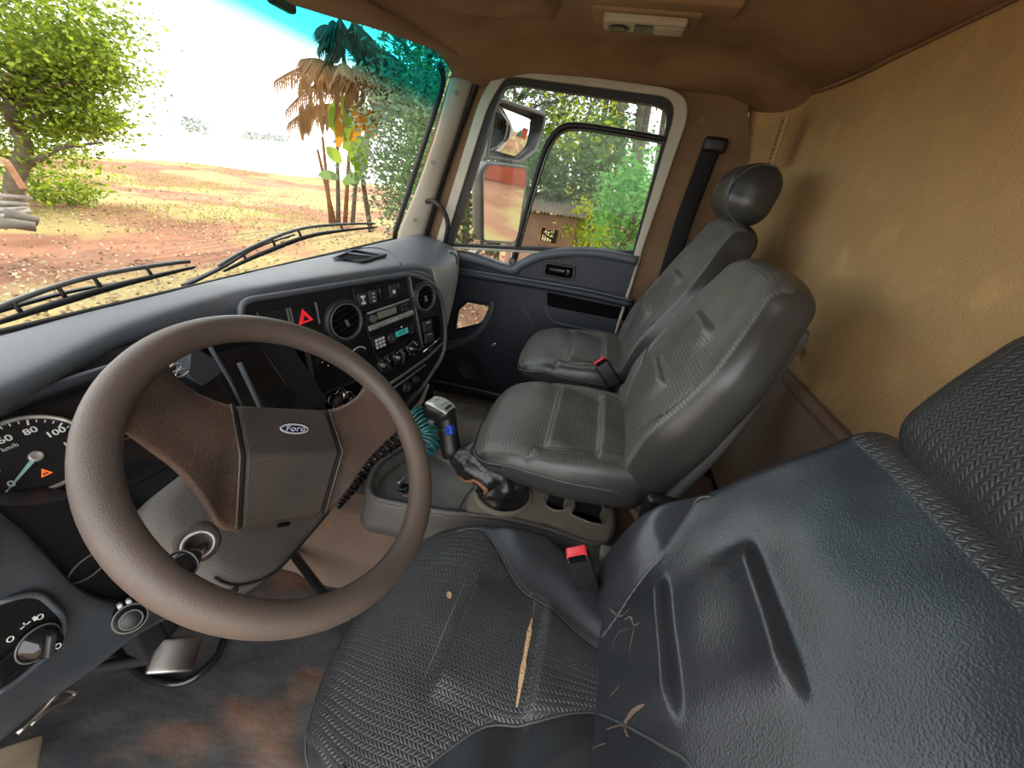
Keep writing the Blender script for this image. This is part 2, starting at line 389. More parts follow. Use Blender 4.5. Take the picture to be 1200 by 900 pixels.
# engine tunnel, front riser
b = MB()
prof = [(.60, -1.10), (.655, -1.0), (.69, -.86), (.74, -.835), (1.20, -.835), (1.70, -1.04), (1.72, -1.10)]
rings = [[(x, y, z) for x, z in prof] for y in (.93, .6, .3, 0, -.3, -.55)]
b.ring_loft(rings, closed=True, smooth=False); tun = b.build('engine_tunnel', 'tunnel', floor, 'brown dusty engine tunnel wall', bevel=.012)
b = grid_top(.74, 1.70, -.1, .80, 0, 40, 30, .003, 6); b.v = [(x, y, z + (-.828 if x < 1.2 else -.828 - (x - 1.2) * .41)) for x, y, z in b.v]; b.build('tunnel_mat', 'floor_grey', floor, 'grey-beige dusty mat over the tunnel')
for k, (px, py) in enumerate(((503, 452), (538, 462))):
    c = at(px, py, 2, -.84)
    for i in range(9):
        q = MB(); xr_ = c.x - .05 + i * .0135; q.rbox((xr_, c.y, -.822 - max(0, xr_ - 1.2) * .41), (.006, .085 - .004 * (i % 2), .008), .003, 2); q.build('mat_rib', 'console', floor)
b = grid_top(1.24, 1.86, -.5, .9, -1.08, 30, 40, .004, 5); b.build('passenger_carpet', 'mat_floor', floor, 'dark dusty mat in the passenger footwell')
# firewall below the dash
b = MB(); b.box((.82, .965, -.78), (2.1, .05, .76)); b.build('wall_front', 'black_matte', kind='structure')

# back wall : upholstered upper panel + bare lower panel
b = MB(); vs_ = []; fs = []; nx, nz = 90, 50
for j in range(nz + 1):
    for i in range(nx + 1):
        x = -.22 + 2.10 * i / nx; t = j / nz; z = -.385 + .80 * t
        y = -.555 + .12 * max(0, (x - 1.70) / .18) ** 2 - .01 + .010 * mnoise.noise(Vector((x * 3, z * 3, .5))) + .05 * max(0, (z - .24) / .16) ** 2
        vs_.append((x, y, z))
for j in range(nz):
    for i in range(nx):
        a = j * (nx + 1) + i; fs.append((a, a + 1, a + nx + 2, a + nx + 1))
b.add(vs_, fs); bw = b.build('wall_back', 'fabric_gold', kind='structure'); bw.modifiers.new('s', 'SOLIDIFY').thickness = -.02
b = MB(); b.box((.83, -.552, -.59), (2.12, .02, .45)); b.build('lower_panel', 'panel_brown', bw, 'bare brown lower panel with scratches', bevel=.004)
b = MB(); b.box((.83, -.56, -.95), (2.12, .02, .32)); b.build('base_panel', 'black_matte', bw)
b = MB(); b.tube([(x, -.545, -.386 - .002 * math.sin(x * 9)) for x in np.linspace(-.2, 1.86, 40)], .006, 8); b.build('edge_piping', 'pillar_brown', bw)
c = at(928, 407, 1, -.54); b = MB(); b.cyl(c, (0, 1, 0), .016, .012, 20); b.rbox((c.x, c.y + .012, c.z), (.018, .014, .03), .005); b.build('coat_hook', 'black', bw, 'small black hook near the foot of the wall')

# ceiling with coved edges
b = MB(); vs_ = []; fs = []; nx, ny = 80, 60
def ceil_z(x, y):
    z = .405 + .006 * mnoise.noise(Vector((x * 3, y * 3, 2)))
    z -= .055 * sstep(1.62, 1.90, x) ** 1 + .055 * sstep(-.30, -.60, y) + .06 * sstep(.35, .66, y)
    z += .018 * sstep(.45, .30, abs(y - .05) + .0) * sstep(1.75, 1.6, x) * sstep(.2, .6, x)
    return z
for j in range(ny + 1):
    for i in range(nx + 1):
        x = -.24 + 2.15 * i / nx; y = -.60 + 1.26 * j / ny; vs_.append((x, y, ceil_z(x, y)))
for j in range(ny):
    for i in range(nx):
        a = j * (nx + 1) + i; fs.append((a, a + 1, a + nx + 2, a + nx + 1))
b.add(vs_, fs); ceiling = b.build('ceiling', 'fabric_brown', kind='structure'); ceiling.modifiers.new('s', 'SOLIDIFY').thickness = .02
b = MB(); b.tube([(x, -.545 - .02 * (x < 0), .322 + .012 * math.sin(x * 2.2) + .03 * sstep(1.4, 1.9, x)) for x in np.linspace(-.2, 1.86, 40)], .005, 8, flat=.6); b.build('headliner_seam', 'pillar_brown', ceiling)
b = MB(); b.tube([(1.36 + .48 * t, -.27 - .015 * t, ceil_z(1.36 + .48 * t, -.27) - .001) for t in np.linspace(0, 1, 20)], .0045, 8, flat=.5); b.build('headliner_crease', 'header', ceiling)
b = MB(); b.box((.83, .05, .47), (2.30, 1.45, .03)); b.build('roof_skin', 'body_white', ceiling)

# header beam above the windshield
E1 = catmull([(-.25, .80, .225), (.30, .79, .232), (.84, .775, .25), (1.05, .72, .265), (1.25, .655, .287), (1.67, .60, .330), (1.86, .575, .352)], 50)
b = MB(); rings = []
for p in E1:
    x, y, z = p; t = sstep(1.2, 1.85, x); zt = max(z + .055 - .018 * t, z + .02)
    rings.append([(x, y, z), (x, y - .012, z + .004), (x, y - .018, z + .018), (x, y - .014, zt - .012), (x, y - .004, zt), (x, y + .03, zt + .05), (x, y + .08, zt + .05), (x, y + .06, z + .03), (x, y + .02, z + .004)])
b.ring_loft(rings); b.build('trim_1', 'header', kind='structure')
b = MB(); rings = [];
for p in E1:
    x, y, z = p; t = sstep(1.2, 1.85, x); zt = max(z + .055 - .018 * t, z + .02)
    rings.append([(x, y + .01, zt - .006), (x, y - .02, zt + .012), (x, y - .05, zt + .03), (x, y - .13, max(zt + .06, ceil_z(x, y - .13) + .004)), (x, y + .1, zt + .1)])
b.ring_loft(rings); b.build('trim_2', 'fabric_brown', kind='structure')
# sun visor clip knob near the rear view of the header
c = at(330, 3, 1, .765); b = MB(); b.rbox((c.x, c.y, c.z), (.07, .025, .022), .008); b.build('visor_clip', 'black', ceiling)
# cloth bulge of the overhead shelf at the top
b = MB(); b.rbox((.98, .38, .372), (.62, .34, .06), .028, 5, div=(10, 6, 1)); b.build('overhead_shelf', 'fabric_brown', ceiling, 'sagging brown cloth edge of the overhead shelf')

# windshield -------------------------------------------------
WU = Vector((0, -.20, .60)).normalized()
FW = frame((0, .935, -.325), (1, 0, 0), WU, Vector((1, 0, 0)).cross(WU))
wa = on_frame(522, 96, FW); wb_ = on_frame(464, 273, FW)
outer = rpoly([(-.25, -.03), (wb_[0] + .03, -.03), (wb_[0], wb_[1]), (wa[0], wa[1]), (wa[0] - .04, wa[1] + .09), (-.25, .70)], [.01, .01, .04, .05, .03, .01], 6)
n = len(outer)
root = thing('window_1', (.8, .935, -.325), None, None); root['kind'] = 'structure'
# gridded glass with band attribute: curved slightly by following a polygon fan
gm = MB(); vs_ = []; fs = []; at_b = []
NX, NY = 40, 30
for j in range(NY + 1):
    for i in range(NX + 1):
        y = -.02 + (wa[1] + .10) * j / NY; xr = wb_[0] + (wa[0] - wb_[0]) * min(1, max(0, (y - wb_[1]) / (wa[1] - wb_[1])))
        x = -.25 + (xr + .01 + .25) * i / NX; vs_.append((x, y, 0)); at_b.append(y)
for j in range(NY):
    for i in range(NX):
        a = j * (NX + 1) + i; fs.append((a, a + 1, a + NX + 2, a + NX + 1))
gm.add(vs_, fs, True, FW); g = gm.build('pane', 'windshield_glass', root, 'clear pane with a teal shade band along the top')
bl0 = on_frame(455, 105, FW)[1]; bl1 = on_frame(480, 72, FW)[1]
bl0b = on_frame(300, 42, FW)[1]
print('band', bl0, bl1, bl0b)
a_ = g.data.attributes.new('band', 'FLOAT', 'POINT')
a_.data.foreach_set('value', [sstep(bl0b - .035, bl0b + .05, y) for y in at_b])
q = MB(); edge = [(wb_[0] + .02, -.03)] + [(wb_[0] + (wa[0] - wb_[0]) * t, wb_[1] + (wa[1] - wb_[1]) * t) for t in np.linspace(0, .93, 12)] + [(wa[0] - .012, wa[1] + .0), (wa[0] - .035, wa[1] + .02), (wa[0] - .08, wa[1] + .035)]
q.tube([FW @ Vector((x + .004, y, -.006)) for x, y in edge], .012, 8); q.build('side_seal', 'rubber', root)
q = MB(); q.tube([FW @ Vector((x, -.018, -.004)) for x in np.linspace(-.25, wb_[0] + .03, 20)], .007, 8); q.build('lower_seal', 'rubber', root)
# cowl outside
q = MB(); q.box((.8, 1.04, -.56), (2.2, .16, .10)); q.build('cowl', 'black_matte', root, bevel=.02)

# A pillar trim ----------------------------------------------
pil = []
L1 = [(528, 92), (510, 160), (487, 225), (468, 268), (462, 300)]
L2 = [(556, 88), (536, 150), (516, 210), (500, 262), (490, 300)]
q = MB(); rings = []
for k in range(12):
    t = k / 11 * 4; i = min(int(t), 3); f = t - i
    a = at(L1[i][0] + (L1[i + 1][0] - L1[i][0]) * f, L1[i][1] + (L1[i + 1][1] - L1[i][1]) * f, 0, 1.765)
    c = at(L2[i][0] + (L2[i + 1][0] - L2[i][0]) * f, L2[i][1] + (L2[i + 1][1] - L2[i][1]) * f, 0, 1.80)
    out_ = Vector((.12, .02, 0)); m_ = (a + c) / 2 + Vector((-.010, 0, 0))
    rings.append([a, a * .7 + m_ * .3 + Vector((-.004, 0, 0)), m_, c * .7 + m_ * .3 + Vector((-.004, 0, 0)), c, c + out_, a + out_])
q.ring_loft(rings); pillar = q.build('trim_3', 'trim_beige', kind='structure')
for px, py in ((535, 109), (507, 190), (486, 258)):
    c = at(px, py, 0, 1.768); q = MB(); q.cyl(c + Vector((.004, 0, 0)), (-1, -.2, 0), .008, .008, 16); q.build('screw_cap', 'grey_plastic', pillar)
# black gap between pillar and door frame
q = MB(); pts = [at(x, y, 0, 1.83) for x, y in ((590, 72), (566, 80), (553, 110), (533, 165), (515, 220), (500, 270), (488, 310))]
q.tube([Vector(p) for p in catmull([tuple(p) for p in pts], 24)], .016, 8); q.build('pillar_seal', 'rubber', pillar)

# right wall with door opening -------------------------------
op_px = [(508, 300), (564, 118), (587, 83), (603, 82), (784, 107), (803, 119), (803, 140), (747, 302), (700, 470), (470, 470)]
op = [dp(x, y) for x, y in op_px]
op[-2] = (-.165, -1.08); op[-1] = (.75, -1.08)
opening = rpoly(op, [.03, .08, .02, .02, .02, .035, .03, .02, .04, .04], 5)
cx, cy = .25, -.35; x0, x1, y0, y1 = -.60, 1.02, -1.14, .42
outr = []
for x, y in opening:
    dx, dy = x - cx, y - cy; s_ = min(((x1 if dx > 0 else x0) - cx) / dx if abs(dx) > 1e-6 else 9, ((y1 if dy > 0 else y0) - cy) / dy if abs(dy) > 1e-6 else 9)
    xo_, yo_ = cx + dx * s_, cy + dy * s_; outr.append((min(xo_, .915 - (yo_ + .325) / 3), yo_))
# B pillar skin lives on the interior face; the front part stays behind the dash
FR_ = frame((1.845, 0, 0), (0, 1, 0), (0, 0, 1), (1, 0, 0))
q = MB(); q.frame_loop(outr, opening, 0, .05, FR_)
wr = q.build('wall_right', 'pillar_brown', kind='structure')
q = MB(); q.add([(1.846, -.60, .41), (1.846, -.60, -1.1), (1.92, -.60, -1.1), (1.92, -.60, .41)], [(0, 1, 2, 3)], False); q.build('corner_panel', 'pillar_brown', wr)
# corner vent grille
vt = [at(921, 138, 1, -.50), at(903, 192, 1, -.50)]
d = (vt[1] - vt[0]); xa = Vector((-1, .12, 0)).normalized()
F = frame((vt[0] + vt[1]) / 2 + Vector((0, .0, 0)), xa, -d.normalized(), xa.cross(-d.normalized()))
q = MB(); q.box((0, 0, -.004), (.052, d.length, .004), F); q.build('vent_plate', 'pillar_brown', wr, 'ribbed brown air outlet in the rear corner')
for k in range(10):
    q = MB(); q.box((0, -d.length / 2 + (k + .5) * d.length / 10, .002), (.044, .006, .010), F); q.build('vent_rib', 'fabric_gold', wr)
for sx in (-.026, .026):
    q = MB(); q.box((sx, 0, .002), (.005, d.length + .008, .010), F); q.build('vent_side', 'fabric_gold', wr)
c = at(822, 141, 0, 1.845); q = MB(); q.cyl(c, (-1, 0, 0), .012, .004, 20); q.build('trim_button', 'fabric_brown', wr)
# left wall: only the parts around the open doorway
q = MB(); q.box((-.26, -.56, -.35), (.05, .10, 1.55)); q.box((-.26, .93, -.35), (.05, .10, 1.55)); q.box((-.26, .2, -1.13), (.05, 1.4, .06)); q.build('wall_left', 'pillar_brown', kind='structure')

# ================================================================= PASSENGER DOOR
door = thing('door_1', (DX, .2, -1.05), None, None); door['kind'] = 'structure'
# beige frame strip around window
fo = [dp(x, y) for x, y in ((510, 290), (563, 117), (585, 81), (603, 79), (785, 104), (805, 117), (805, 140), (749, 303))]
fi = [dp(x, y) for x, y in ((522, 288), (574, 122), (593, 92), (606, 91), (778, 114), (789, 122), (789, 138), (742, 300))]
fo = rpoly(fo, [0, .05, .03, .03, .03, .03, .03, 0], 4); fi = rpoly(fi, [0, .05, .03, .03, .03, .03, .03, 0], 4)
q = MB(); q.frame_loop(fo[5:-0] if False else fo, fi, -.018, .07, FD); q.build('window_frame', 'frame_beige', door, 'beige painted metal window frame', bevel=.006)
# black rubber run
ri = rpoly([dp(x, y) for x, y in ((529, 284), (581, 126), (592, 99), (606, 98), (772, 122), (784, 130), (782, 150), (746, 292))], [0, .05, .03, .03, .03, .03, .02, 0], 4)
ri = rpoly([dp(x, y) for x, y in ((530, 286), (580, 128), (591, 102), (606, 100), (770, 124), (783, 132), (780, 152), (742, 294))], [0, .05, .03, .03, .02, .03, .02, 0], 4)
q = MB(); q.frame_loop(fi, ri, -.008, .03, FD); q.build('window_rubber', 'rubber', door)
# fixed outer pane + rear pane
pane = [dp(x, y) for x, y in ((527, 290), (578, 126), (590, 98), (776, 120), (785, 132), (745, 297))]
q = MB(); q.prism(pane, .012, .016, FD); q.build('pane', 'side_glass', door)
# divider bar: from bottom, up, curved over to the rear
dv = [(601, 306), (616, 250), (632, 195), (642, 168), (656, 151), (675, 147), (720, 153), (783, 164)]
dv3 = catmull([(*dp(x, y), 0) for x, y in dv], 40)
q = MB(); q.tube([FD @ Vector((p[0], p[1], .004)) for p in dv3], .015, 8, flat=.8); q.build('window_divider', 'rubber', door, 'black curved bar framing the rear pane')
q = MB(); q.tube([FD @ Vector((p[0] - .012, p[1] - .012, -.003)) for p in dv3], .006, 6); q.build('divider_lip', 'black_gloss', door)
q = MB(); c = FD @ Vector((*dp(601, 306), -.006)); q.rbox(c, (.03, .035, .03), .01); q.build('divider_foot', 'dash', door)
# door card: shaped slab with the arched top edge
top = [(505, 288), (525, 292), (560, 299), (600, 311), (612, 305), (628, 297), (650, 292), (680, 290), (715, 293), (748, 300)]
topc = [tuple(p[:2]) for p in catmull([(*dp(x, y), 0) for x, y in top], 36)]
card = [(.86, topc[0][1])] + topc + [(-.175, -1.02), (.86, -1.02)]
# leave the kick window open: split card into upper slab and lower slab around it
kw = rpoly([dp(x, y) for x, y in ((548, 352), (577, 357), (566, 379), (533, 387), (537, 362))], [.01, .03, .03, .02, .02], 5)
kw_c = (sum(p[0] for p in kw) / len(kw), sum(p[1] for p in kw) / len(kw))
box_ = []
for x, y in kw:
    dx, dy = x - kw_c[0], y - kw_c[1]; X0, X1, Y0, Y1 = .40, .86, -.78, -.51
    s_ = min(((X1 if dx > 0 else X0) - kw_c[0]) / dx if abs(dx) > 1e-6 else 99, ((Y1 if dy > 0 else Y0) - kw_c[1]) / dy if abs(dy) > 1e-6 else 99)
    box_.append((kw_c[0] + dx * s_, kw_c[1] + dy * s_))
q = MB()
q.prism([(.86, topc[0][1])] + topc + [(-.175, -.51), (.86, -.51)], -.004, .03, FD)
q.prism([(.86, -.78), (-.165, -.78), (-.150, -1.10), (.86, -1.10)], -.004, .03, FD)
q.prism([(.40, -.51), (-.172, -.51), (-.165, -.78), (.40, -.78)], -.004, .03, FD)
q.frame_loop(box_, kw, -.004, .03, FD)
q.build('door_card', 'dash_dark', door, 'dark blue-grey moulded door card')
q = MB(); q.prism(offset(kw, -.01), .028, .031, FD); q.build('kick_window', 'side_glass', door, 'small low window in the door corner')
q = MB(); q.tube([FD @ Vector((x, y, -.008)) for x, y in kw], .008, 8, closed=True); q.build('kick_window_rubber', 'rubber', door)
q = MB(); pts = catmull([(*dp(x, y), 0) for x, y in ((578, 352), (576, 366), (562, 388), (540, 400), (505, 408))], 20)
q.tube([FD @ Vector((p[0], p[1], -.010)) for p in pts], [.012 + .014 * i / 19 for i in range(20)], 10); q.build('kick_window_moulding', 'dash', door)
# upper roll below the glass
q = MB(); inner = [(x, y - .028) for x, y in topc]
q.tube([FD @ Vector((x, y - .018, -.014)) for x, y in topc], .021, 12); q.build('upper_roll', 'dash', door, 'blue-grey padded roll under the glass')
q = MB(); arc = catmull([(*dp(x, y), 0) for x, y in ((608, 322), (622, 309), (645, 302), (680, 301), (715, 303), (742, 307))], 30)
q.tube([FD @ Vector((p[0], p[1], -.011)) for p in arc], .006, 8); q.build('panel_ridge', 'dash', door)
q = MB(); q.prism([tuple(p[:2]) for p in arc] + [dp(740, 345), dp(606, 322)], -.012, .0, FD); q.build('upper_panel', 'dash_dark', door, bevel=.003)
# armrest ledge
led = catmull([(*dp(x, y), 0) for x, y in ((505, 312), (545, 318), (590, 325), (640, 333), (690, 342), (741, 354))], 30)
q = MB(); q.tube([FD @ Vector((p[0], p[1] - .004, -.028)) for p in led], .022, 12, flat=.8); q.build('armrest_ledge', 'dash_dark', door, 'long rounded armrest ledge')
q = MB(); q.tube([FD @ Vector((p[0], p[1] + .013, -.030)) for p in led], .006, 8); q.build('ledge_highlight_lip', 'dash', door)
# pull pocket (near-black plate for the shade under the ledge), map pocket
q = MB(); q.prism(rpoly([dp(x, y) for x, y in ((641, 342), (738, 362), (733, 376), (642, 358))], .01, 4), -.007, .002, FD); q.build('pull_recess_shade', 'deep', door, 'pull recess under the ledge, its shade a near-black plate')
q = MB(); pk = catmull([(*dp(x, y), 0) for x, y in ((640, 357), (643, 368), (650, 376), (665, 380), (700, 387), (726, 391), (735, 384))], 24)
q.tube([FD @ Vector((p[0], p[1], -.016)) for p in pk], .006, 8); q.build('pocket_lip', 'dash', door)
q = MB(); q.prism([tuple(p[:2]) for p in pk], -.014, .0, FD); q.build('map_pocket', 'dash_dark', door, bevel=.002)
# inner handle
hc = at(656, 317, 0, DX); hw = dp(640, 308); hw2 = dp(673, 327)
q = MB(); HF = frame((DX - .012, hc.y, hc.z), (0, 1, 0), (0, 0, 1), (1, 0, 0))
q.frame_loop(rpoly([(-.072, -.032), (.072, -.032), (.072, .032), (-.072, .032)], .018), rpoly([(-.060, -.022), (.060, -.022), (.060, .022), (-.060, .022)], .012), -.010, .004, HF); hd = q.build('door_handle', 'black', door, 'black recessed inner door release', bevel=.003)
q = MB(); q.box((0, 0, .002), (.12, .044, .004), HF); q.build('handle_cup', 'deep', hd)
q = MB(); q.rbox((.01, .002, -.008), (.075, .018, .012), .005, 2, HF); q.rbox((-.038, 0, -.006), (.02, .03, .012), .005, 2, HF); q.build('release_lever', 'black_gloss', hd)
# speaker
sc = at(553, 428, 0, DX); q = MB(); SF = frame((DX - .004, sc.y, sc.z), (0, 1, 0), (0, 0, 1), (1, 0, 0))
q.lathe([(.085, 0), (.085, -.006), (.078, -.012), (.072, -.006), (.0001, -.004)], SF, 40); spk = q.build('speaker', 'dash_dark', door, 'round dark speaker grille low on the door')
for r_ in (.02, .035, .05, .064):
    q = MB(); q.tube([SF @ Vector((r_ * math.cos(a), r_ * math.sin(a), -.007)) for a in np.linspace(0, 2 * PI, 33)[:-1]], .002, 6, closed=True); q.build('grille_ring', 'dash_dark', spk)
q = MB(); ar = [FD @ Vector((.38 + .17 * math.cos(a), -.72 + .20 * math.sin(a), -.006)) for a in np.linspace(2.2, 4.0, 20)]
q.tube(ar, .004, 6); q.build('card_groove', 'dash', door)
q = MB(); q.tube([(1.80, y, -1.055 + .02 * math.sin(y * 3)) for y in np.linspace(-.15, .8, 20)], .007, 8); q.build('sill_seal', 'grey_plastic', door)
q = MB(); a, c = at(751, 297, 0, 1.82), at(722, 388, 0, 1.82); q.tube([a, c, c + Vector((0, .0, -.3))], .007, 8); q.build('door_edge', 'frame_beige', door)

# ================================================================= SEATS
def seat_pad(name, F, W, L, T, r, parent, material, fn, seam, div=(70, 70, 2), label=None):
    """rounded slab in frame F (x = width, y = length, z = outward) reshaped by fn; seam(x, y) > 0 inside the woven centre"""
    b = MB(); raw = []
    def f(x, y, z):
        q = fn(x, y, z); raw.append((x, y, z)); return q
    b.rbox((0, 0, 0), (W, L, T), r, 5, None, div, f)
    wv = [seam(x, y) if (z > 0 or (name == 'backrest' and material == 'seat_back_driver')) else -.02 for x, y, z in raw]; loc = [tuple(v) for v in raw]
    b.v = [tuple(F @ Vector(v)) for v in b.v]
    me = bpy.data.meshes.new(name); me.from_pydata(b.v, [], b.f); me.polygons.foreach_set('use_smooth', [True] * len(b.f))
    bm = bmesh.new(); bm.from_mesh(me); bmesh.ops.recalc_face_normals(bm, faces=bm.faces); bm.to_mesh(me); bm.free()
    a = me.attributes.new('weave', 'FLOAT', 'POINT'); a.data.foreach_set('value', wv)
    a = me.attributes.new('loc', 'FLOAT_VECTOR', 'POINT'); a.data.foreach_set('vector', np.array(loc).ravel())
    o = link_mesh(name, me, material, parent)
    if label: o['label'] = label
    return o
def piping(name, F, pts, fn, T, parent, r=.0022, material='seat_pipe', n=50, lift=.0008, label=None):
    P = catmull([(x, y, 0) for x, y in pts], n); b = MB()
    b.tube([F @ (Vector(fn(p[0], p[1], T / 2)) + Vector((0, 0, lift))) for p in P], r, 6, hint=(.1, .2, 1)); return b.build(name, material, parent, label)
mat('seat_pipe', (.055, .058, .060), .45, .5)
def pleat(y, y0, step, x, hw, soft=.02, dec=.04):
    """raised fold whose steep side is at y0; material behind it (y < y0) swells up to it"""
    wx = sstep(hw + soft, hw - soft, abs(x)); d = y0 - y
    if d >= 0: return step * math.exp(-d / dec) * wx * (1 - math.exp(-d / .0030))
    return -step * .16 * math.exp(d / .040) * wx * (1 - math.exp(d / .004))
def make_seat(name, label, X, crease, cushL, cushW, yaw, lean, backL, wb, wt, ztop, cls, headrest=None, pl_c=(.09, -.045), pl_b=(.12, .27), group='cab seats', low=.16, T=None):
    """crease = (Y, z) where cushion meets backrest; ztop cushion height"""
    T = T or (.12 if cls == "driver" else .105)
    root = thing(name, (X, crease[0] + .05, -1.07), label, 'seat', group)
    Rz = Matrix.Rotation(yaw, 4, 'Z')
    fab = 'seat_zigzag' if cls == 'driver' else 'seat_ribs'
    fy = crease[0] - .05 + cushL / 2
    FC = Matrix.Translation((X, fy, ztop - T / 2)) @ Rz
    hw, hl = cushW / 2, cushL / 2
    def bol(y): # half width of woven centre on the cushion
        t = (y + hl) / cushL
        if cls == 'driver': return .075 + .02 * sstep(.1, .4, t) + .115 * sstep(.40, .72, t)
        t = (y + hl) / cushL; return .125 + .03 * sstep(.3, .6, t) + .2 * sstep(.62, .80, t)
    def cf(x, y, z):
        t = (y + hl) / cushL; k = 1 - (.17 if cls == 'driver' else .07) * sstep(.66, 1.02, t) ** 2 - (.42 * sstep(.42, .08, t) if cls == 'driver' else .05 * sstep(.34, 0.0, t)) + .03 * math.exp(-((t - .45) / .15) ** 2)
        up_ = 1 if z > 0 else 0; wz = max(0, min(1, (z + T / 2) / T))
        nx = x * k; ny = y - (.035 if cls == 'driver' else .018) * (abs(x) / hw) ** 3 * sstep(.6, 1, t) + ((.02 if cls == 'driver' else .006) * (1 - (x / hw) ** 2)) * sstep(.7, 1, t)
        dz = -.030 * sstep(.60, 1.05, t) ** 1.5 * wz - (.0 if z > 0 else -.02 * sstep(.5, 1, t))
        if up_:
            s_ = bol(y); bx = abs(x) - s_
            dz += .016 * sstep(0, .07, bx) * sstep(.95, .5, t) * sstep(1.0, .93, abs(x) / hw) - .0035 * math.exp(-(bx / .004) ** 2) * (1 if t > .04 else 0)
            dz += .010 * (1 - (min(abs(x), s_) / max(s_, .01)) ** 2) * math.sin(PI * min(1, max(0, t)))
            for y0 in pl_c: dz += pleat(y, y0, .013 if cls == 'driver' else .018, x, .088 if cls == 'driver' else .15, .02, .04 if cls == 'driver' else .10)
            dz += .0025 * mnoise.noise(Vector((x * 14, y * 14, X * 7)))
        return (nx, ny, z + dz)
    cush = seat_pad('cushion', FC, cushW, cushL, T, .042, root, fab, cf, lambda x, y: (bol(y) - abs(x)) if cls == 'driver' else hw * .93 - abs(x), (84, 90, 2))
    for s in (1, -1):
        pts = [(s * bol(y), y) for y in np.linspace(-hl + .05, hl * (.62 if cls != 'driver' else .50), 14)]
        if cls == 'driver':
            yl = pts[-1][1]; pts += [(s * min(hw - .045, .225), yl + .03)]
        pts = [p for p in pts if abs(p[0]) < hw - .03]
        piping('seam', FC, pts, cf, T, cush)
    # lower welt around front and sides
    P = [(s_ * (hw + .001), y) for s_, y in [(1, -hl * .8), (1, 0), (1, hl * .55)]] ; 
    ring_ = []
    for a in np.linspace(-.9, 1, 20): ring_.append((hw, a * (hl - .045), T / 2 - .036))
    ring_ += [(hw * math.cos(a) * 0 + (hw - .042) + .042 * math.cos(a), (hl - .042) + .042 * math.sin(a), T / 2 - .036) for a in np.linspace(.1, PI / 2, 8)]
    ring_ += [(-x, y, z) for x, y, z in reversed(ring_)]
    b = MB(); b.tube([FC @ Vector(cf(*p)) for p in ring_], .0026, 6); b.build('front_welt', 'seat_pipe', cush)
    # base box / suspension
    b = MB(); zb = ztop - T; b.rbox((X + (.045 if X < 1 and cls != 'driver' else 0), fy - .01, (zb - .0 + -1.07) / 2 - .0), (cushW * (.55 if X < 1 and cls != 'driver' else .78), cushL * .80, abs(zb + 1.07) - .005), .02, 2, Matrix.Identity(4))
    b.build('seat_base', 'black_matte', root)
    # backrest
    LB = backL; FBk = Matrix.Translation((X, crease[0], crease[1])) @ Rz @ frame((0, 0, 0), (-1, 0, 0), (0, -math.sin(lean), math.cos(lean)), (0, math.cos(lean), math.sin(lean)))
    TB = .11 if cls == 'driver' else .10; FB = FBk @ Matrix.Translation((0, LB / 2 - .03, -TB / 2 + .012))
    hb = wb / 2; hlb = LB / 2
    def bb(y):
        t = (y + hlb) / LB
        return (.055 + .26 * max(0, t - .06) ** 1.0 + .35 * max(0, t - .36)) if cls == 'driver' else .11 + .07 * sstep(.1, .5, t)
    def bf(x, y, z):
        t = (y + hlb) / LB; k = 1 + (wt / wb - 1) * sstep(.60, 1.0, t) - .16 * sstep(.40, 0, t)
        dz = 0; wz = max(0, min(1, (z + TB / 2) / TB))
        dz += .022 * wz * math.exp(-((t - .32) / .22) ** 2) - .012 * wz * sstep(.6, 1, t)
        ny = y - (.012 if cls == 'driver' else .028) * (abs(x) / hb) ** 3 * sstep(.75, 1, t)
        if z > 0:
            s_ = bb(y); bx = abs(x) - s_
            dz += (.022 if cls == 'driver' else .010) * sstep(-.02, .075, bx) * sstep(.98, .55, t) * sstep(1.0, .90, abs(x) / hb) * sstep(0, .15, t)
            if t < .55: dz -= .0035 * math.exp(-(bx / .004) ** 2)
            for y0 in pl_b: dz += pleat(y, y0 - hlb, .022, x, .085 if cls == 'driver' else .075, .022)
            dz += .003 * mnoise.noise(Vector((x * 12, y * 12, X * 5)))
        return (x * k, ny, z + dz)
    backm = seat_pad('backrest', FB, wb, LB, TB, .036 if cls == 'driver' else .034, root, fab if cls != 'driver' else 'seat_back_driver', bf, (lambda x, y: (y - (hlb - .040)) ) if cls == 'driver' else (lambda x, y: hb * .93 - abs(x) / (1.0 if abs(y) < hlb else 1)), (70, 90, 2))
    for s in (1, -1):
        pts = [(s * bb(y), y) for y in np.linspace(-hlb + .05, -hlb + LB * .34, 14)] + [(s * min(hb - .03, bb(0) + .03), -hlb + LB * .42)]
        if cls == 'driver': pts = [(s * bb(y), y) for y in np.linspace(-hlb + .05, -hlb + LB * .50, 18)] + [(s * (hb - .034), -hlb + LB * .54)]
        piping('seam', FB, pts, bf, TB, backm)
    # rear shell
    b = MB(); b.rbox((0, -.03, 0), (wb * .90, LB * .86, .03), .014, 3, None, (6, 12, 1), lambda x, y, z: ((x * (1 + (wt / wb - 1) * sstep(.42, 1, (y + hlb) / LB))), y, z))
    b.v = [tuple(FB @ Matrix.Translation((0, 0, -TB / 2 - .006)) @ Vector(v)) for v in b.v]; b.build('back_shell', 'grey_shell', root, 'hard dark grey back shell')
    # recliner hinge cover
    for s in (1, -1):
        c = FB @ Vector((s * (hb * .93), -hlb + .04, -TB / 2)); b = MB(); b.rbox(c - Vector((0, 0, .04)), (.03, .10, .12), .014, 3); b.build('recliner_cover', 'black', root)
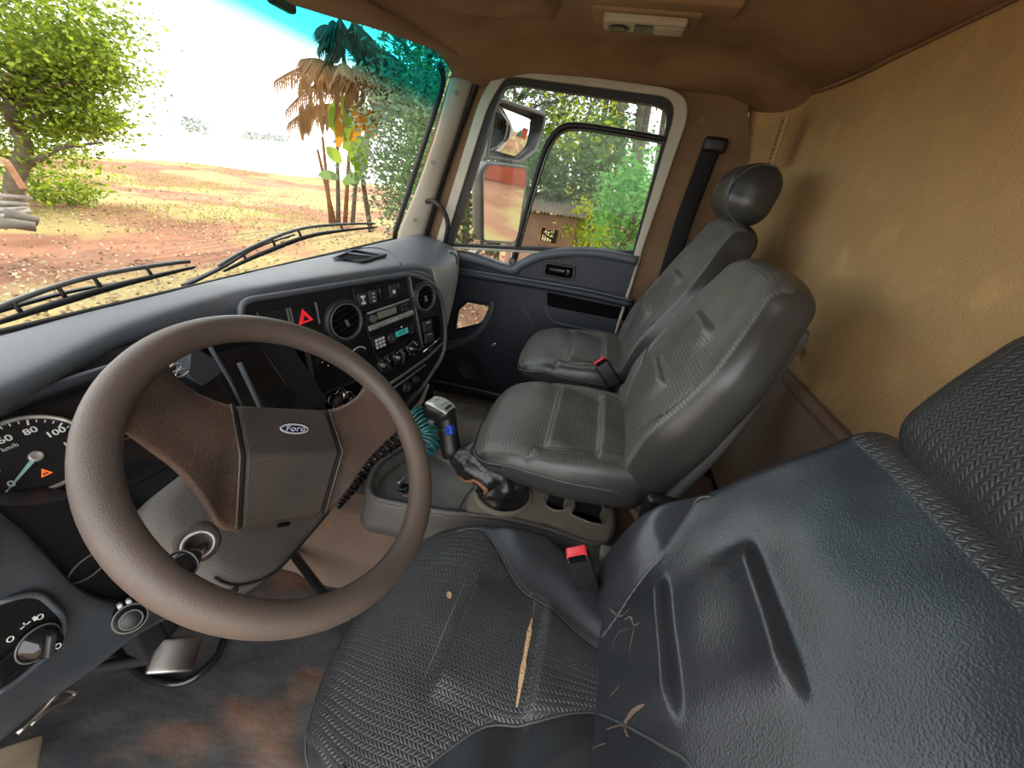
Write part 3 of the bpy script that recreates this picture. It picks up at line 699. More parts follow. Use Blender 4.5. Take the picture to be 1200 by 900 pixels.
    if headrest:
        hwid, hh, ht, dz0, doff = headrest
        FH = FBk @ Matrix.Translation((0, LB - .03 + dz0 + hh / 2, -.045 + doff)) @ Matrix.Rotation(lean * .45, 4, 'X')
        def hf(x, y, z):
            k = 1 - .10 * sstep(.2, 1, (y + hh / 2) / hh); return (x * k, y, z - .008 * (y / (hh / 2)) ** 2)
        hm = seat_pad('headrest', FH, hwid, hh, ht, min(hh, ht) / 2.1, root, fab if cls == 'driver' else 'seat_smooth', hf, lambda x, y: .05, (24, 16, 2), None if cls == 'driver' else 'smooth black leather headrest')
        if cls != 'driver':
            for s in (-1, 1):
                b = MB(); b.tube([FH @ Vector(hf(s * hwid * .36, hh * .47 * math.cos(a), ht * .47 * math.sin(a))) for a in np.linspace(-.3, PI + .3, 24)], .0028, 6); b.build('headrest_welt', 'seat_pipe', hm)
        for s in (-1, 1):
            b = MB(); b.tube([FBk @ Vector((s * hwid * .22, LB - .07, -.05)), FBk @ Vector((s * hwid * .22, LB - .03 + dz0 + .05, -.05 + doff))], .006, 8); b.build('headrest_post', 'chrome', root)
    return root, FC, FB, cf, bf, cush, backm, T, TB
mat('grey_shell', (.055, .055, .052), .5, .4)
seatmat('seat_back_driver', (.037, .039, .040), 'zigzag', .27)

drv, FC, FB, cf, bf, cushm, backm, T, TB = make_seat('driver_seat', 'worn dark leather seat nearest the steering wheel, with a torn cushion seam', .365, (-.145, -.675), .45, .485, -.03, math.radians(31), .555, .49, .43, -.655, 'driver', (.37, .22, .12, -.025, .03), pl_c=(.062, -.072), pl_b=(.198, .335))
# torn seam showing foam, small burn, scratches: real worn patches laid into the leather
def patch(name, F, fn, poly, T, mat_, parent, label=None, lift=.0006):
    b = MB(); vs_ = [F @ (Vector(fn(x, y, T / 2)) + Vector((0, 0, lift))) for x, y in poly]; b.add(vs_, [tuple(range(len(vs_)))], False)
    c = sum(vs_, Vector()) / len(vs_); return b.build(name, mat_, parent, label)
random.seed(4)
def strip(name, F, fn, pts, w, T, mat_, parent, label=None, lift=.0009, n=24):
    P = catmull([(x, y, 0) for x, y in pts], n); b = MB(); rings = []
    for i, p in enumerate(P):
        q = P[min(i + 1, n - 1)] - P[max(i - 1, 0)]; q = q / (np.linalg.norm(q) + 1e-9); nx_, ny_ = -q[1], q[0]
        ww = w * math.sin(PI * (i + .4) / n) ** .6 * (.7 + .6 * random.random())
        rings.append([F @ (Vector(fn(p[0] + nx_ * a * ww, p[1] + ny_ * a * ww, T / 2)) + Vector((0, 0, lift))) for a in (-.5, 0, .5)])
    b.ring_loft(rings, closed=False); return b.build(name, mat_, parent, label)
strip('torn_seam', FC, cf, [(.055, -.052), (0, -.053), (-.075, -.057)], .007, T, 'foam', cushm, 'split seam with tan foam showing', .0012)
strip('stitch_line', FC, cf, [(.085, .077), (0, .078), (-.085, .079)], .0025, T, 'thread', cushm, lift=.001)
strip('stitch_line', FC, cf, [(.10, -.040), (.085, -.050), (.055, -.053)], .0035, T, 'thread', cushm, lift=.001)
strip('worn_spot', FC, cf, [(.055, .098), (.048, .094), (.042, .091)], .008, T, 'foam', cushm, 'small rubbed-through spot')
hlb = .555 / 2
for pts, wd in (([(.06, -.17), (.055, -.15), (.035, -.14), (.03, -.12)], .0035), ([(.035, -.14), (.0, -.152)], .003), ([(-.095, -.20), (-.09, -.17), (-.08, -.15), (-.078, -.125)], .006), ([(-.09, -.17), (-.11, -.155)], .003),
                ([(.10, -.20), (.075, -.18), (.07, -.15)], .0025), ([(.02, -.2), (.045, -.185), (.04, -.16)], .002), ([(-.12, -.22), (-.115, -.19)], .003), ([(-.05, -.2), (-.04, -.175)], .002)):
    strip('scratch', FB, bf, [(-x, y) for x, y in pts], wd, TB, 'scuff', backm, lift=.0008, n=16)

mid = make_seat('middle_seat', 'dark grey ribbed leather seat in the middle, without headrest', .905, (-.175, -.565), .42, .41, 0, math.radians(16.5), .53, .44, .32, -.545, 'bench', None, pl_c=(.035, -.085), pl_b=(.24, .38))
psg = make_seat('passenger_seat', 'dark leather seat beside the far door, with rounded headrest', 1.43, (-.175, -.565), .42, .42, 0, math.radians(19.5), .60, .45, .33, -.545, 'bench', (.25, .165, .14, -.018, .04), pl_c=(.035, -.085), pl_b=(.25, .39))

# seat belt buckles
def buckle(c, d, tilt, label, scale=1.0):
    root = thing('seat_belt_buckle', c, label, 'buckle', 'seat belt buckles'); d = Vector(d).normalized()
    F = axis_frame(c, d, tilt) @ Matrix.Scale(scale, 4)
    b = MB(); b.rbox((0, 0, .035), (.034, .020, .07), .005, 3, F); b.build('body', 'black', root)
    b = MB(); b.rbox((0, .001, .072), (.029, .018, .008), .003, 2, F); rb = b.build('release_button', 'red_plastic', root, 'bright red release button')
    b = MB(); b.box((0, -.011, .072), (.024, .003, .009), F); b.build('tongue_slot', 'deep', rb)
    b = MB(); b.rbox((0, 0, -.02), (.018, .012, .05), .004, 2, F); b.build('stalk', 'black_matte', root)
    return root
c = at(690, 690, 0, .50); k_ = buckle(Vector(c), (at(673, 640, 0, .50) - c), (1, .2, 0), 'black buckle with red button beside the driver seat', 1.25)
c2 = at(722, 452, 0, 1.17); k2 = buckle(Vector(c2), at(706, 428, 0, 1.17) - c2, (1, .3, 0), 'black buckle with red button resting between middle and far seats', 1.35)
b = MB(); p = Vector(at(690, 712, 2, -.70)); b.rbox(p, (.07, .05, .05), .012, 3); b.build('anchor_cover', 'grey_shell', k_)
b = MB(); p = Vector(at(712, 650, 2, -.64)); b.rbox(p, (.03, .03, .02), .004, 2); b.build('webbing_tab', 'grey_plastic', k_)
b = MB(); p = Vector(at(738, 462, 2, -.545)); b.rbox(p, (.07, .07, .07), .03, 4); b.build('anchor_cover', 'dash', k2)
# recliner lever on the passenger side
c = at(728, 398, 0, 1.66); b = MB(); b.rbox(c, (.02, .09, .018), .008, 3); b.build('recliner_lever', 'black', psg[0])
# belt strap on the B pillar
belt = thing('seat_belt', at(785, 300, 0, 1.80), 'black seat belt hanging down the pillar behind the far door window', 'seat belt')
bt = [at(835, 170, 0, 1.81), at(818, 215, 0, 1.81), at(803, 255, 0, 1.81), at(792, 290, 0, 1.81), at(775, 345, 0, 1.81)]
b = MB(); b.tube([Vector(p) for p in catmull([tuple(p) for p in bt], 20)], .033, 8, flat=.12, hint=(1, 0, 0)); b.build('webbing', 'belt', belt)
c = at(838, 170, 0, 1.81); b = MB(); b.rbox(c, (.03, .085, .05), .014, 3); b.cyl(c + Vector((-.012, 0, 0)), (-1, 0, 0), .014, .008, 16); b.build('top_anchor', 'black', belt)
# clutter behind the middle seat: low box with a red strap, belt tongue, brown rag
c = at(795, 500, 2, -.93); b = MB(); b.rbox(c, (.22, .10, .12), .02, 3); tag(b.build('tool_bag', 'black', None), 'small dark bag behind the middle seat in shadow', 'bag')
c = at(779, 455 + 70, 2, -.86); b = MB(); b.tube([c + Vector((0, 0, 0)), c + Vector((.02, .01, .03)), c + Vector((.05, 0, .02))], .008, 8); tag(b.build('red_strap', 'red_plastic'), 'short red strap lying in the dark behind the middle seat', 'strap')
c = at(747, 592, 2, -.745); rr = thing('belt_latch', c, 'metal belt latch on a brown strap at the rear end of the console', 'latch')
b = MB(); b.rbox(c, (.03, .012, .035), .004, 2); b.box(c + Vector((0, -.005, 0)), (.018, .012, .02)); b.build('latch_plate', 'steel', rr)
b = MB(); b.tube([c + Vector((.06, .03, .0)), c + Vector((.02, .02, -.012)), c + Vector((-.03, -.01, -.02))], .014, 8, flat=.4); b.build('strap', 'panel_brown', rr)

# ================================================================= DASHBOARD
dash = thing('dashboard', (.9, .70, -.85), 'blue-grey truck dashboard with black wrap-around centre panel under the windshield', 'dashboard')
ST = [ # X, back(Y,z), mid, crest, front, lip, under, bottom
    (-.25, (.93, -.345), (.86, -.325), (.77, -.320), (.70, -.328), (.685, -.350), (.73, -.385), (.78, -.42)),
    (.15, (.93, -.345), (.86, -.322), (.78, -.318), (.705, -.325), (.69, -.348), (.735, -.385), (.79, -.42)),
    (.32, (.93, -.345), (.87, -.322), (.80, -.316), (.73, -.322), (.715, -.345), (.75, -.38), (.80, -.42)),
    (.50, (.93, -.345), (.89, -.322), (.84, -.313), (.785, -.318), (.77, -.342), (.79, -.37), (.81, -.42)),
    (.66, (.93, -.345), (.88, -.318), (.83, -.303), (.765, -.303), (.748, -.325), (.755, -.36), (.79, -.42)),
    (.76, (.93, -.345), (.87, -.312), (.80, -.294), (.718, -.290), (.700, -.308), (.706, -.322), (.76, -.42)),
    (.95, (.93, -.345), (.85, -.305), (.75, -.288), (.648, -.286), (.630, -.304), (.638, -.318), (.72, -.42)),
    (1.18, (.93, -.345), (.82, -.298), (.70, -.285), (.565, -.288), (.547, -.306), (.553, -.322), (.66, -.42)),
    (1.29, (.93, -.345), (.80, -.294), (.66, -.286), (.535, -.305), (.510, -.340), (.505, -.42), (.54, -.60)),
    (1.42, (.93, -.345), (.80, -.292), (.66, -.288), (.555, -.315), (.525, -.36), (.520, -.50), (.545, -.66)),
    (1.60, (.93, -.345), (.80, -.292), (.70, -.292), (.60, -.322), (.565, -.365), (.560, -.48), (.585, -.60)),
    (1.79, (.93, -.345), (.82, -.298), (.74, -.300), (.65, -.322), (.615, -.36), (.610, -.44), (.63, -.54))]
flat_ = [[c for s in st for c in (s if isinstance(s, tuple) else (s,))] for st in ST]
secs = catmull([tuple(f) for f in flat_], 110)
rings = []; NPF = 26
for s in secs:
    pr = [(s[1 + 2 * k], s[2 + 2 * k]) for k in range(7)]; pp = catmull(pr, NPF)
    rings.append([(s[0], p[0], p[1]) for p in pp] + [(s[0], .93, min(-.42, s[14]))])
b = MB(); b.ring_loft(rings, closed=True); pad = b.build('upper_pad', 'dash', dash, 'blue-grey grained top pad')
def pad_top(x, y):
    s = min(secs, key=lambda s: abs(s[0] - x)); pr = catmull([(s[1 + 2 * k], s[2 + 2 * k]) for k in range(5)], 40)
    p = min(pr, key=lambda p: abs(p[0] - y)); return float(p[1])
# light-grey rolled face at the passenger end
rings = []
for s in secs:
    if s[0] < 1.262: continue
    x = s[0]; t = (x - 1.262) / (1.79 - 1.262)
    ly, lz, uy, uz, by, bz = s[9], s[10], s[11], s[12], s[13], s[14]
    pr = catmull([(ly + .01, lz + .03), (ly - .004, lz - .01), (uy - .006, uz), (by - .004, bz), (by + .05, bz - .012)], 14)
    rings.append([(x, p[0] - .003, p[1]) for p in pr] + [(x, by + .06, bz + .05), (x, ly + .05, lz)])
b = MB(); b.ring_loft(rings); b.build('passenger_face', 'dash_light', dash, 'lighter grey rolled panel at the far end')
# groove between crest and face
b = MB(); b.tube([(s[0], s[7] - .006, s[8] - .012) for s in secs if 1.3 < s[0] < 1.62], .005, 6); b.build('seam_groove', 'black_matte', dash)
# arched seam line on top
b = MB(); pts = catmull([tuple(at(x, y, 2, -.292)) for x, y in ((380, 296), (425, 291), (455, 297), (470, 312))], 24)
b.tube([(p[0], p[1], pad_top(p[0], p[1]) + .001) for p in pts], .0025, 6); b.build('top_seam', 'dash_dark', dash)
# defroster slots: dark strips laid on the pad for the shade inside
b = MB()
for x0, x1, y0, w in ((.72, 1.38, .885, .012), (-.1, .62, .905, .008)):
    pts = [(x0 + (x1 - x0) * i / 30, y0 - .02 * math.sin(PI * i / 30)) for i in range(31)]
    vs_ = []; 
    for x, y in pts: vs_ += [(x, y - w, pad_top(x, y - w) + .0018), (x, y + w, pad_top(x, y + w) + .0018)]
    b.add(vs_, [(2 * i, 2 * i + 1, 2 * i + 3, 2 * i + 2) for i in range(30)], False)
b.build('defroster_slot_shade', 'deep', dash, 'long defroster slot by the glass, its shade a dark strip')
b = MB(); A = [at(x, y, 2, -.29) for x, y in ((392, 306), (415, 296), (452, 303), (425, 311))]
top_ = [(p.x, p.y, pad_top(p.x, p.y) + .004) for p in A]; b.add(top_, [(0, 1, 2, 3)], False); dv_ = b.build('side_demister', 'deep', dash)  # near-black sheet stands for the shade in the recess
for k in (1,):
    t = .62; p = Vector(top_[0]).lerp(Vector(top_[1]), t); q_ = Vector(top_[3]).lerp(Vector(top_[2]), t); b = MB(); b.tube([p + Vector((0, 0, .003)), q_ + Vector((0, 0, .003))], .003, 6); b.build('demister_slat', 'dash', dv_)
b = MB(); b.tube([Vector(p) + Vector((0, 0, .002)) for p in top_], .005, 6, closed=True); b.build('demister_rim', 'dash', dv_)
# little round outlet on the far top corner
c = at(527, 305, 0, 1.745) * .962; b = MB(); F = axis_frame(c, Vector((-.72, -.60, .30)))
b.lathe([(.040, -.03), (.040, .006), (.036, .012), (.030, .010), (.028, .002), (.0001, .001)], F, 32); ov = b.build('round_outlet', 'dash_light', dash, 'small pale round outlet at the far corner')
b = MB(); b.tube([F @ Vector((.031 * math.cos(a), .031 * math.sin(a), .011)) for a in np.linspace(0, 2 * PI, 29)[:-1]], .003, 6, closed=True); b.build('outlet_ring', 'black', ov)
for k in (-1, 0, 1):
    b = MB(); b.rbox((0, k * .014, .006), (.05, .004, .004), .001, 1, F); b.build('outlet_slat', 'grey_plastic', ov)

# ---- centre panel
yaw, tl = -.36, .12
U = Vector((math.cos(yaw), math.sin(yaw), 0)); hN = Vector((math.sin(yaw), -math.cos(yaw), 0)); VU = (Vector((0, 0, 1)) * math.cos(tl) - hN * math.sin(tl)); NN = U.cross(VU)
P0 = Vector((.69, .718, -.322)); FP = frame(P0, U, VU, NN)
def pp_(px, py): return on_frame(px, py, FP)
outl = rpoly([(-.0, .008), (.515, .010), (.625, -.06), (.640, -.20), (.625, -.290), (.470, -.405), (.34, -.44), (.17, -.62), (.03, -.62), (.015, -.30)], [.03, .08, .08, .05, .05, .05, .05, .03, .05, .05], 7)
b = MB(); b.prism(outl, -.05, 0, FP); cp = b.build('centre_panel', 'black', dash, 'black centre fascia facing the driver', bevel=.006)
b = MB(); b.tube([FP @ Vector((x, y, .002)) for x, y in offset(outl, -.003)], .0075, 8, closed=True); b.build('panel_bezel', 'dash', dash, 'grey-blue rolled rim around the fascia')
def pbox(name, u, v, wu, hv, h, mat_, parent=dash, r=.003, label=None, z0=0):
    b = MB(); b.rbox((u, v, z0 + h / 2), (wu, hv, h), r, 2, FP); return b.build(name, mat_, parent, label)
def pcyl(name, u, v, r1, h, mat_, parent=dash, r2=None, label=None, z0=0, seg=28):
    b = MB(); b.cyl(FP @ Vector((u, v, z0)), NN, r1, h, seg, r2); return b.build(name, mat_, parent, label)
def ptext(s_, u, v, size, parent, z0=.003, m='mark', **k): return text('marking', s_, size, FP @ Matrix.Translation((u, v, z0)), m, parent, **k)
# vents
def air_vent(u, v, R, tilt):
    F = FP @ Matrix.Translation((u, v, 0))
    b = MB(); b.lathe([(R * 1.16, 0), (R * 1.14, .006), (R * 1.04, .014), (R * .93, .012), (R * .88, .002), (R * .86, -.0)], F, 40, caps=False); o = b.build('air_vent', 'dash_dark', dash, 'round swivelling air outlet')
    b = MB(); b.cyl(F @ Vector((0, 0, .0008)), NN, R * .9, .0006, 32); b.build('vent_well_shade', 'deep', o)  # flat near-black disc stands for the shade inside the outlet
    F2 = F @ Matrix.Rotation(tilt, 4, 'Z')
    for k in range(-2, 3):
        hw_ = math.sqrt(max(1e-5, (R * .84) ** 2 - (k * R * .32) ** 2)); b = MB(); b.box((0, k * R * .32, .005), (2 * hw_, .003, .008), F2 @ Matrix.Rotation(.0, 4, 'X')); b.build('vent_slat', 'black', o)
    b = MB(); b.tube([F @ Vector((R * .9 * math.cos(a), R * .9 * math.sin(a), .0125)) for a in np.linspace(0, 2 * PI, 41)[:-1]], .0022, 6, closed=True); b.build('vent_ring', 'grey_plastic', o)
    b = MB(); b.rbox((0, -R * .1, .010), (.008, .02, .008), .002, 1, F2); b.build('vent_tab', 'grey_plastic', o)
air_vent(.243, -.083, .052, .3); air_vent(.545, -.068, .045, .2)
pcyl('screw_cap', .500, -.012, .006, .003, 'button')
# hazard switch and neighbours
hz = pbox('hazard_switch', .133, -.050, .062, .055, .006, 'black_gloss', label='black hazard switch with red triangle')
b = MB(); tri = [(.133 - .019, -.066), (.133 + .021, -.060), (.133 - .002, -.029)]; 
b.prism(tri, .006, .0075, FP); b.build('warning_triangle', 'red', hz)
b = MB(); b.prism([(.133 - .006, -.059), (.133 + .010, -.057), (.133 - .0, -.045)], .0075, .0082, FP); b.build('triangle_inner', 'black', hz)
pbox('blank_switch', .060, -.045, .062, .055, .004, 'black_gloss')
for u in (.096, .103, .170): pbox('switch_rib', u, -.048, .004, .055, .007, 'grey_plastic', r=.001)
pbox('lower_switch', .175, -.115, .05, .04, .004, 'black_gloss'); pbox('switch_rib', .203, -.115, .004, .042, .006, 'grey_plastic', r=.001)
ptext('ABS', .062, -.05, .012, hz, .0045, 'button')
# storage recess with small lit switches behind the wheel rim
pbox('storage_recess_shade', .078, -.185, .075, .10, .0015, 'deep', r=.0006)  # no hole here: near-black patch for the recess shade
o = pbox('door_lock_switch', .165, -.185, .045, .045, .005, 'black_gloss')
for u, v in ((.157, -.176), (.172, -.19)): pcyl('indicator', u, v, .0022, .0012, 'white', o, z0=.005, seg=12)
for u in (.122, .128): pbox('switch_rib', u, -.175, .003, .07, .005, 'grey_plastic', r=.001)
# switch row above the radio
ptr_ = pbox('switch_tray', .385, -.028, .205, .050, .003, 'black_gloss', r=.001)
for i, (u, m_) in enumerate(((.305, 'white'), (.341, 'mark'), (.378, None), (.416, 'white'), (.448, None))):
    sw = pbox('rocker_switch', u, -.036 + .010 * i / 4, .028, .036, .010, 'black_gloss' if m_ is None else 'button')
    if i == 0:
        for dv in (.009, -.009): pbox('legend', u, -.036 + dv, .014, .006, .0012, 'white', sw, .0004, z0=.0100)
        pbox('legend', u, -.036, .004, .02, .0012, 'white', sw, .0004, z0=.0100)
    if i == 1:
        for dv in (.010, 0, -.011): pbox('legend', u, -.034 + dv, .009, .004, .0012, 'mark', sw, .0004, z0=.0100)
    if i == 3: pcyl('legend', u, -.030, .0055, .0012, 'white', sw, z0=.0100, seg=14)
# tachograph
R1 = FP @ Matrix.Translation((.394, -.092, 0)) @ Matrix.Rotation(.085, 4, 'Z')
def rb(name, u, v, wu, hv, z0, h, m_, parent, F, r=.002, label=None):
    b = MB(); b.rbox((u, v, z0 + h / 2), (wu, hv, h), r, 2, F); return b.build(name, m_, parent, label)
t1 = rb('tachograph', 0, 0, .178, .052, 0, .010, 'black_gloss', dash, R1, .004, 'black recorder unit with pale screen and silver drawer')
rb('drawer_front', .0, -.020, .176, .016, .008, .008, 'silver', t1, R1, .004, 'worn silver-grey drawer edge')
rb('pale_screen', -.012, .006, .072, .020, .010, .0015, 'lcd_pale', t1, R1, .0006)
rb('top_edge', .0, .023, .16, .006, .009, .003, 'silver', t1, R1, .001)
for i in range(2):
    for j in range(2): rb('key_button', .048 + i * .016, .011 - j * .012, .012, .008, .010, .003, 'button', t1, R1, .001)
b = MB(); b.cyl(R1 @ Vector((-.066, .004, .010)), NN, .011, .006, 20); b.build('rotary_knob', 'grey_plastic', t1)
for i in range(3): rb('eject_mark', -.012 + i * .014, -.020, .009, .003, .0162, .0012, 'white', t1, R1, .0004)
# radio
R2 = FP @ Matrix.Translation((.405, -.165, 0)) @ Matrix.Rotation(.085, 4, 'Z')
t2 = rb('radio', 0, 0, .172, .052, 0, .008, 'black_gloss', dash, R2, .004, 'black car radio with teal lit display')
rb('display', .028, .003, .052, .018, .008, .0012, 'lcd_teal', t2, R2, .0006)
text('readout', '12:47', .014, R2 @ Matrix.Translation((.028, .003, .0095)), 'deep', t2)
b = MB(); b.cyl(R2 @ Vector((-.018, .0, .008)), NN, .016, .010, 24, .014); b.build('volume_knob', 'button', t2)
b = MB(); b.cyl(R2 @ Vector((-.018, .0, .018)), NN, .0045, .0015, 14); b.build('knob_dot', 'grey_plastic', t2)
for i in range(3):
    for j in range(3): rb('preset_button', -.072 + i * .013, .010 - j * .011, .010, .008, .008, .002, 'mark', t2, R2, .001)
for i in range(3): rb('side_button', .072, .012 - i * .011, .012, .007, .008, .002, 'button', t2, R2, .001)
b = MB(); b.cyl(R2 @ Vector((.03, .020, .008)), NN, .003, .001, 12); b.build('eject_dot', 'white', t2)
# frame lines around the radio stack
for (ua, va, ub, vb) in ((.478, .002, .515, -.245), (.284, -.02, .336, -.225), (.300, .010, .470, .004), (.336, -.225, .512, -.208)):
    b = MB(); b.tube([FP @ Vector((ua, va, .002)), FP @ Vector((ub, vb, .002))], .0026, 6); b.build('stack_trim', 'button', dash)
b = MB(); b.tube([FP @ Vector((u, v, .003)) for u, v in ((.488, .004), (.500, -.08), (.513, -.17), (.522, -.235))], .004, 8); b.build('stack_trim', 'grey_plastic', dash)
# heater knobs
for i, (u, v) in enumerate(((.357, -.247), (.417, -.240), (.476, -.226))):
    F = FP @ Matrix.Translation((u, v, 0)); b = MB(); b.lathe([(.028, 0), (.028, .005), (.025, .007), (.019, .007), (.017, .020), (.0001, .021)], F, 28); kn = b.build('heater_knob', 'black_gloss', dash, 'black rotary heater knob')
    b = MB(); b.rbox((0, 0, .023), (.007, .032, .008), .002, 2, F @ Matrix.Rotation((.5, -.2, 1.2)[i], 4, 'Z')); b.build('knob_grip', 'button', kn)
    for a in np.linspace(-2.2, 2.2, 9):
        b = MB(); b.box((.0225 * math.sin(a), .0225 * math.cos(a), .0074), (.0022, .0022, .0008), F); b.build('tick', 'mark', kn)
    b = MB(); b.rbox((.006, -.020, .0085), (.012, .003, .002), .001, 1, F); b.build('knob_mark', 'mark', kn)
# switches right of the stack
pbox('switch_well_shade', .570, -.185, .088, .09, .0015, 'deep', r=.0006)  # near-black patch on the fascia for the shade of the well
for u, v in ((.548, -.165), (.552, -.207)):
    o = pbox('rocker_switch', u, v, .040, .036, .010, 'button'); pbox('legend', u, v + .012, .020, .003, .0012, 'mark', o, .0004, z0=.010)
b = MB(); b.tube([FP @ Vector((.520, -.252, .004)), FP @ Vector((.612, -.222, .004))], .0035, 8); b.build('bright_trim', 'chrome', dash)
b = MB(); b.tube([FP @ Vector((u, v, .004)) for u, v in ((.350, -.318), (.44, -.300), (.54, -.278), (.622, -.245))], .0045, 8); b.build('bright_trim', 'grey_plastic', dash, 'thin bright trim line')
b = MB(); b.tube([FP @ Vector((u, v, .004)) for u, v in ((.360, -.338), (.44, -.322), (.53, -.300))], .0035, 8); b.build('bright_trim', 'grey_plastic', dash)
pcyl('screw_cap', .560, -.252, .010, .004, 'button')
# lower sockets
for u, v, r_ in ((.435, -.352, .017), (.478, -.338, .013)):
    F = FP @ Matrix.Translation((u, v, 0)); b = MB(); b.lathe([(r_, 0), (r_, .010), (r_ * .75, .012), (r_ * .6, .004), (.0001, .003)], F, 22); o = b.build('socket', 'button', dash, 'round power socket'); b = MB(); b.cyl(F @ Vector((0, 0, .006)), NN, r_ * .25, .004, 12); b.build('socket_pin', 'chrome', o)
# ashtray/controls cluster behind the wheel (chrome and red knobs)
F = FP @ Matrix.Translation((.232, -.305, 0)); b = MB(); b.frame_loop(rpoly([(-.10, -.06), (.09, -.06), (.09, .05), (-.10, .05)], .03), rpoly([(-.093, -.053), (.083, -.053), (.083, .043), (-.093, .043)], .027), 0, .012, F); b.build('control_surround', 'dash_dark', dash)
pbox('control_well_shade', .228, -.31, .17, .09, .002, 'deep', r=.001)  # shade of the well as a near-black patch
for (u, v, r_, m_, l_) in ((.170, -.290, .014, 'button', None), (.195, -.280, .012, 'chrome', None), (.182, -.325, .018, 'red_plastic', 'worn red pull knob'), (.215, -.300, .014, 'black_gloss', None)):
    F = FP @ Matrix.Translation((u, v, 0)); b = MB(); b.lathe([(r_ * .6, 0), (r_ * .6, .012), (r_, .016), (r_ * .95, .028), (r_ * .5, .032), (.0001, .032)], F, 22); o = b.build('control_knob', m_, dash, l_)
    b = MB(); b.tube([F @ Vector((r_ * 1.15 * math.cos(a), r_ * 1.15 * math.sin(a), .006)) for a in np.linspace(0, 2 * PI, 21)[:-1]], .0016, 6, closed=True); b.build('knob_ring', 'chrome', o)
F = FP @ Matrix.Translation((.262, -.305, .004)) @ Matrix.Rotation(.35, 4, 'Y') ; b = MB(); b.lathe([(.015, 0), (.017, .02), (.020, .045), (.017, .052), (.0001, .053)], F, 24); o = b.build('parking_brake_knob', 'black', dash, 'chunky black brake valve knob with grey tip')
b = MB(); b.lathe([(.0205, .044), (.018, .053), (.014, .055), (.0001, .055)], F, 24); b.build('knob_tip', 'grey_plastic', o)
F = FP @ Matrix.Translation((.268, -.190, 0)); b = MB(); b.lathe([(.030, 0), (.029, .008), (.024, .012), (.0001, .010)], F, 28); b.build('dial_cap', 'black', dash)
b = MB(); b.tube([F @ Vector((.0275 * math.cos(a), .0275 * math.sin(a), .011)) for a in np.linspace(.6, 2.6, 16)], .002, 6); b.build('dial_arc', 'mark', dash)
# lower console under the centre panel
b = MB(); A = [P0 + U * .36 + VU * -.40 , P0 + U * .50 + VU * -.385]
b.tube([P0 + U * .30 + VU * -.455 + NN * .0, P0 + U * .40 + VU * -.425, P0 + U * .48 + VU * -.385], .018, 10, flat=.6); b.build('lower_lip', 'dash_dark', dash)
b = MB(); b.tube([P0 + U * .31 + VU * -.52, P0 + U * .42 + VU * -.475, P0 + U * .50 + VU * -.43, P0 + U * .54 + VU * -.38], [.006, .010, .010, .004], 8); b.build('pale_edge', 'trim_beige', dash, 'pale beige lower edge strip')
b = MB(); b.prism([(.30, -.42), (.50, -.36), (.60, -.28), (.60, -.50), (.44, -.56), (.24, -.72), (.08, -.72), (.08, -.60)], -.14, -.03, FP); b.build('lower_console', 'black', dash, bevel=.01)
# left flank of the centre stack (ribbed grey strips seen through the wheel)
for k, (u0, w_, m_) in enumerate(((-.018, .018, 'dash'), (-.055, .022, 'dash_dark'), (-.095, .02, 'dash_dark'))):
    b = MB(); b.rbox((u0, -.34, -.022 - .02 * k), (w_, .60, .03), .009, 3, FP); b.build('flank_strip', m_, dash)

